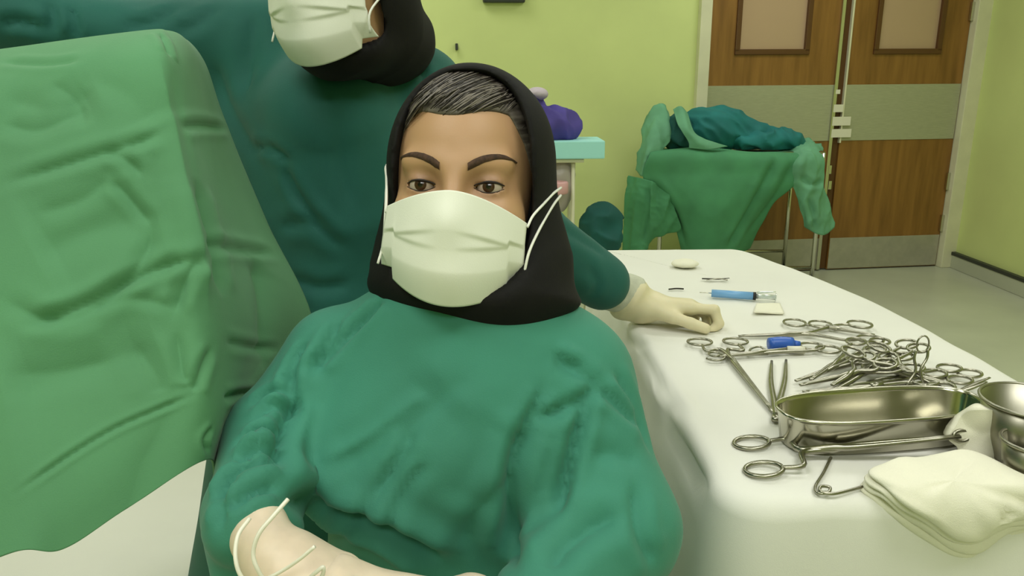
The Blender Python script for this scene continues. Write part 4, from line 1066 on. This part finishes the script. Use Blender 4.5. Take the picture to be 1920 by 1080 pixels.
cloth('linen_bag', [[(1222, 279, .30), (1290, 278, .30), (1360, 280, .30), (1430, 282, .30), (1505, 284, .30)],
      [(1220, 285, -.01), (1290, 282, -.02), (1360, 285, -.02), (1430, 288, -.02), (1508, 290, -.01)],
      [(1205, 330, -.03), (1285, 330, -.06), (1360, 330, -.07), (1425, 332, -.06), (1500, 335, -.03)],
      [(1235, 375, -.02), (1290, 380, -.07), (1350, 380, -.09), (1405, 380, -.06), (1455, 375, .02)],
      [(1265, 420, .02), (1300, 425, -.05), (1345, 428, -.08), (1390, 425, -.03), (1430, 415, .08)],
      [(1278, 470, .05), (1305, 480, -.03), (1340, 485, -.05), (1375, 480, .0), (1405, 465, .12)]], M_linen, 'green cloth hanging in a wide point from the linen cart',
      [([(1460, 290), (1430, 350), (1385, 430), (1365, 465)], .03, .03), ([(1222, 340), (1260, 390), (1285, 460)], .025, .025), ([(1490, 300), (1460, 360), (1400, 440)], .03, .02)], (90, 80), .006, 14, 3)
cloth('linen_bag', [[(1180, 330, .10), (1205, 335, -.02), (1235, 345, -.05), (1262, 360, -.04)], [(1172, 365, .06), (1200, 375, -.05), (1232, 385, -.07), (1265, 395, -.03)], [(1172, 420, .05), (1196, 425, -.05), (1222, 420, -.05), (1272, 430, .0)], [(1170, 470, .05), (1190, 472, -.04), (1210, 468, -.04), (1222, 440, .02)]],
      M_linen, 'green cloth hanging from the left corner of the linen cart', [([(1215, 350), (1215, 400), (1205, 460)], .02, .02)], (60, 60), .016, 34, 7)
cloth('linen_bag', [[(1455, 285, .25), (1490, 268, .25), (1520, 262, .25), (1540, 275, .28)], [(1470, 300, -.02), (1505, 290, -.04), (1530, 292, -.02), (1545, 305, .05)], [(1478, 335, -.03), (1510, 340, -.06), (1538, 345, -.02), (1550, 350, .06)], [(1490, 360, -.02), (1515, 375, -.06), (1540, 385, -.02), (1556, 390, .06)], [(1512, 425, -.01), (1525, 436, -.04), (1545, 440, -.02), (1562, 425, .06)]],
      M_linen2, 'paler green cloth hanging from the right corner of the linen cart', [([(1500, 330), (1520, 345), (1545, 340)], .02, .02), ([(1515, 370), (1525, 400), (1528, 430)], .018, .02)], (70, 60), .016, 34, 11)
cloth('linen_sheet', [[(1210, 215, .25), (1230, 200, .20), (1245, 195, .2), (1250, 210, .22)], [(1203, 250, .15), (1225, 240, .06), (1248, 240, .08), (1258, 245, .12)], [(1195, 290, .08), (1212, 285, -.02), (1235, 275, .0), (1250, 272, .05)], [(1188, 318, .08), (1200, 330, -.02), (1215, 325, -.03), (1228, 300, -.02)]],
      M_linen2, 'pale green sheet sticking up at the left of the linen cart', (), (40, 40), .015, 34, 15)
def heap(name, px, py, r, m, lb, sd, tilt=0.0, dy=.25, ex=()):
    c = PC(px, py, dy); o = lump(name, (c[0], CY + dy, c[2]), r, m, sd, .024, 38, .009, ex=ex, flat=zt_ + .002, rid=.6); return tag(o, lb, 'linen', 'linen heaped on the cart')
heap('surgical_gown', 1345, 240, (.19, .16, .13), M_teal, 'teal gown bunched on the highest part of the cart heap', 31, ex=[(.22, 0, -.05, .18, .13, .085, .06), (-.12, 0, .0, .10, .12, .10, .05)])
heap('surgical_gown', 1430, 262, (.22, .14, .075), M_teal, 'teal gown sloping down to the right side of the cart heap', 35, dy=.20, ex=[(.14, 0, -.02, .12, .1, .05, .05)])
heap('linen_roll', 1272, 252, (.085, .13, .115), M_teal2, 'dark teal rolled linen at the left of the cart heap', 37, dy=.18)
cloth('linen_sheet', [[(1262, 205, .12), (1275, 200, .10), (1290, 212, .10)], [(1272, 235, .02), (1290, 240, .0), (1305, 250, .02)], [(1290, 265, -.01), (1310, 266, -.03), (1335, 265, -.01)], [(1292, 278, -.01), (1330, 280, -.03), (1365, 274, -.01)]], M_linen2, 'pale green edge of folded linen lying at the front of the cart heap', (), (30, 30), .006, 24, 17, .012)
